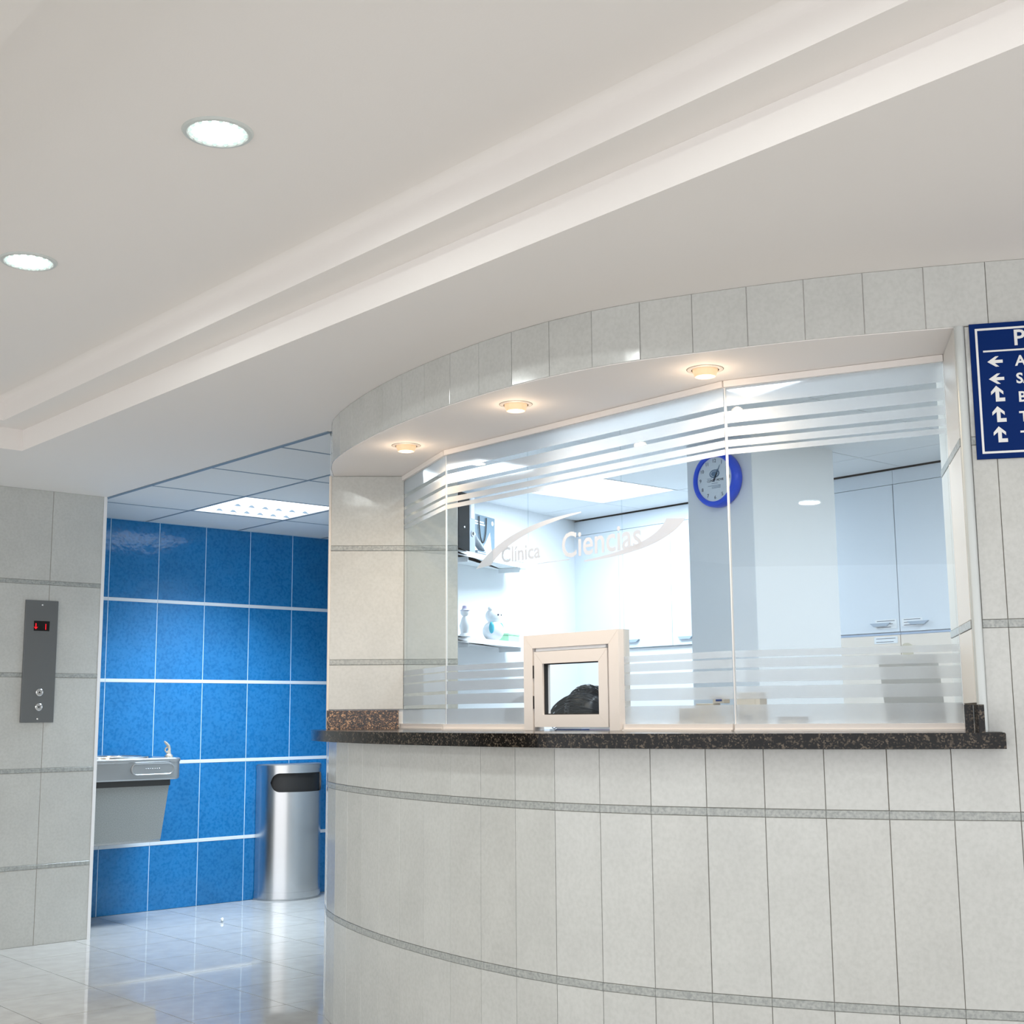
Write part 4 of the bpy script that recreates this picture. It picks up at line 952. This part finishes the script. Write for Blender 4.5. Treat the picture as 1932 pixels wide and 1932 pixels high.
for s_, (hx, hy) in ((-1, (3.395, 3.310)), (1, (3.375, 3.595))):
    pp = [(hx+.035, hy, .762), (hx-.01, hy, .762)]; ee = [(0, 1)]; rr_ = [.024, (.034, .016)]
    for j, (oy, ln) in enumerate(((-.027, .060), (-.009, .070), (.009, .066), (.026, .052))):
        k0 = len(pp); pp += [(hx-.04, hy+oy, .764), (hx-.04-ln*.55, hy+oy*1.15, .762), (hx-.04-ln, hy+oy*1.2, .752)]; ee += [(1, k0), (k0, k0+1), (k0+1, k0+2)]; rr_ += [.009, .0085, .007]
    k0 = len(pp); pp += [(hx-.005, hy-s_*.036, .758), (hx-.035, hy-s_*.052, .752)]; ee += [(0, k0), (k0, k0+1)]; rr_ += [.010, .008]
    skin('hand', pp, ee, rr_, M_skin, person, 1)
# head: ovoid with brow, nose, chin; tilted forward (face looks down and toward -X)
HR = Matrix.Translation(HC) @ Matrix.Rotation(R(180), 4, 'Z') @ Matrix.Rotation(R(52), 4, 'Y')
bm = B(); bmesh.ops.create_uvsphere(bm, u_segments=32, v_segments=24, radius=1)
for v in bm.verts:
    x, y, z = v.co; f_ = 1-.16*max(0, -z); v.co = Vector((x*.096*f_, y*.076*(1-.22*max(0, -z)), z*.118))
    if x > .6 and abs(y) < .25 and -.45 < z < .1: v.co.x += .018*(1-abs(y)/.25)*(.5-z)
    if x > .5 and abs(abs(y)-.35) < .18 and .0 < z < .25: v.co.x -= .008
bmesh.ops.transform(bm, matrix=HR, verts=bm.verts); hd = obj('head', bm, M_skin, person, True)
for s_ in (-1, 1):
    bm = B(); bmesh.ops.create_uvsphere(bm, u_segments=12, v_segments=8, radius=.011, matrix=HR @ Matrix.Translation((.079, .031*s_, .010))); obj('eye', bm, M_paper, hd, True)
    bm = B(); bmesh.ops.create_uvsphere(bm, u_segments=12, v_segments=8, radius=1, matrix=HR @ Matrix.Translation((.0, .076*s_, -.005)) @ Matrix.Diagonal((.018, .008, .030, 1))); obj('ear', bm, M_skin, hd, True)
bm = B(); bmesh.ops.create_uvsphere(bm, u_segments=16, v_segments=8, radius=1, matrix=HR @ Matrix.Translation((.072, 0, -.062)) @ Matrix.Diagonal((.012, .024, .007, 1))); obj('mouth', bm, mat('lips', (.35, .10, .09), .5), hd, True)
# hair: smooth cap plus combed strands
hv = person
bm = B(); bmesh.ops.create_uvsphere(bm, u_segments=40, v_segments=28, radius=1)
for v in bm.verts:
    x, y, z = v.co; w_ = 1+.03*math.sin(9*y+3*z)+.02*math.sin(21*y)
    v.co = Vector((x*.106*w_-.012, y*.088*w_, z*.122*w_+.014))
bmesh.ops.delete(bm, geom=[v for v in bm.verts if v.co.x > .055 and v.co.z < .05], context='VERTS')
bmesh.ops.transform(bm, matrix=HR, verts=bm.verts); obj('hair', bm, M_hair, hv, True)
FC = HC + Vector((-.015, .116, .030))    # gathered lock hanging to the left
bm = B(); bmesh.ops.create_uvsphere(bm, u_segments=28, v_segments=18, radius=1)
for v in bm.verts:
    w_ = 1+.05*math.sin(7*v.co.x+5*v.co.z); v.co = Vector((v.co.x*.060*w_, v.co.y*.076*w_, v.co.z*.070*w_))
bmesh.ops.rotate(bm, verts=bm.verts, cent=(0, 0, 0), matrix=Matrix.Rotation(R(-24), 3, 'X')); bmesh.ops.translate(bm, verts=bm.verts, vec=FC); obj('hair_bun', bm, M_hair, hv, True)
bm = B(); rs = random.Random(3)
def onhead(u, t, lift=1.0):                # combed arcs from crown to side over the cap
    a = R(-80+160*t); q = Vector((-.012+.108*lift*math.cos(u)*math.cos(a)*-1+.0, .091*lift*math.sin(a), .014+.125*lift*math.cos(a)*abs(math.sin(u)+.15)/1.05)); return HR @ q
for k in range(120):
    u = rs.uniform(.25, 2.6); t0 = rs.uniform(0, .4); t1 = t0+rs.uniform(.3, .6); li = rs.uniform(.99, 1.045)
    tube(bm, [onhead(u+.12*math.sin(3*s), t0+(t1-t0)*s, li) for s in [i/7 for i in range(8)]], rs.uniform(.0009, .0021), 4)
for k in range(60):
    a0 = rs.uniform(-1.2, 1.2); li = rs.uniform(.98, 1.06); ps = []
    for i in range(8):
        b_ = -1.4+2.8*i/7; ps.append(FC + Matrix.Rotation(R(-24), 3, 'X') @ Vector((-.060*li*math.cos(a0)*math.cos(b_*.6), .079*li*math.sin(b_), .071*li*math.sin(a0)*math.cos(b_*.6)+.0)))
    tube(bm, ps, rs.uniform(.0008, .0018), 4)
tube(bm, [FC+Vector((-.03, .055, .015)), FC+Vector((-.035, .085, -.015)), FC+Vector((-.03, .080, -.045)), FC+Vector((-.02, .055, -.075))], .0015, 5)
tag(obj('hair_strands', bm, M_hair, hv, True), kind='stuff')
# desk clutter seen through the slot under the hatch
for k, (y, x, m_, lb) in enumerate(((3.20, 3.10, M_boxb, 'dark blue notebook under the hatch, left'), (3.06, 3.12, M_lil, 'pale lilac notepad under the middle of the hatch'), (2.95, 3.11, mat('brown_cover', (.16, .07, .05), .6), 'brown covered book under the right of the hatch'))):
    t = root('notebook', (x, y, ZC1), lb, 'book')
    bm = B(); box(bm, (x-.045, y-.062, ZC1+.0005), (x+.045, y+.062, ZC1+.003)); box(bm, (x-.045, y-.062, ZC1+.013), (x+.045, y+.062, ZC1+.0155)); obj('cover', bm, m_, t)
    bm = B(); box(bm, (x-.043, y-.060, ZC1+.003), (x+.043, y+.060, ZC1+.013)); obj('pages', bm, M_paper, t)
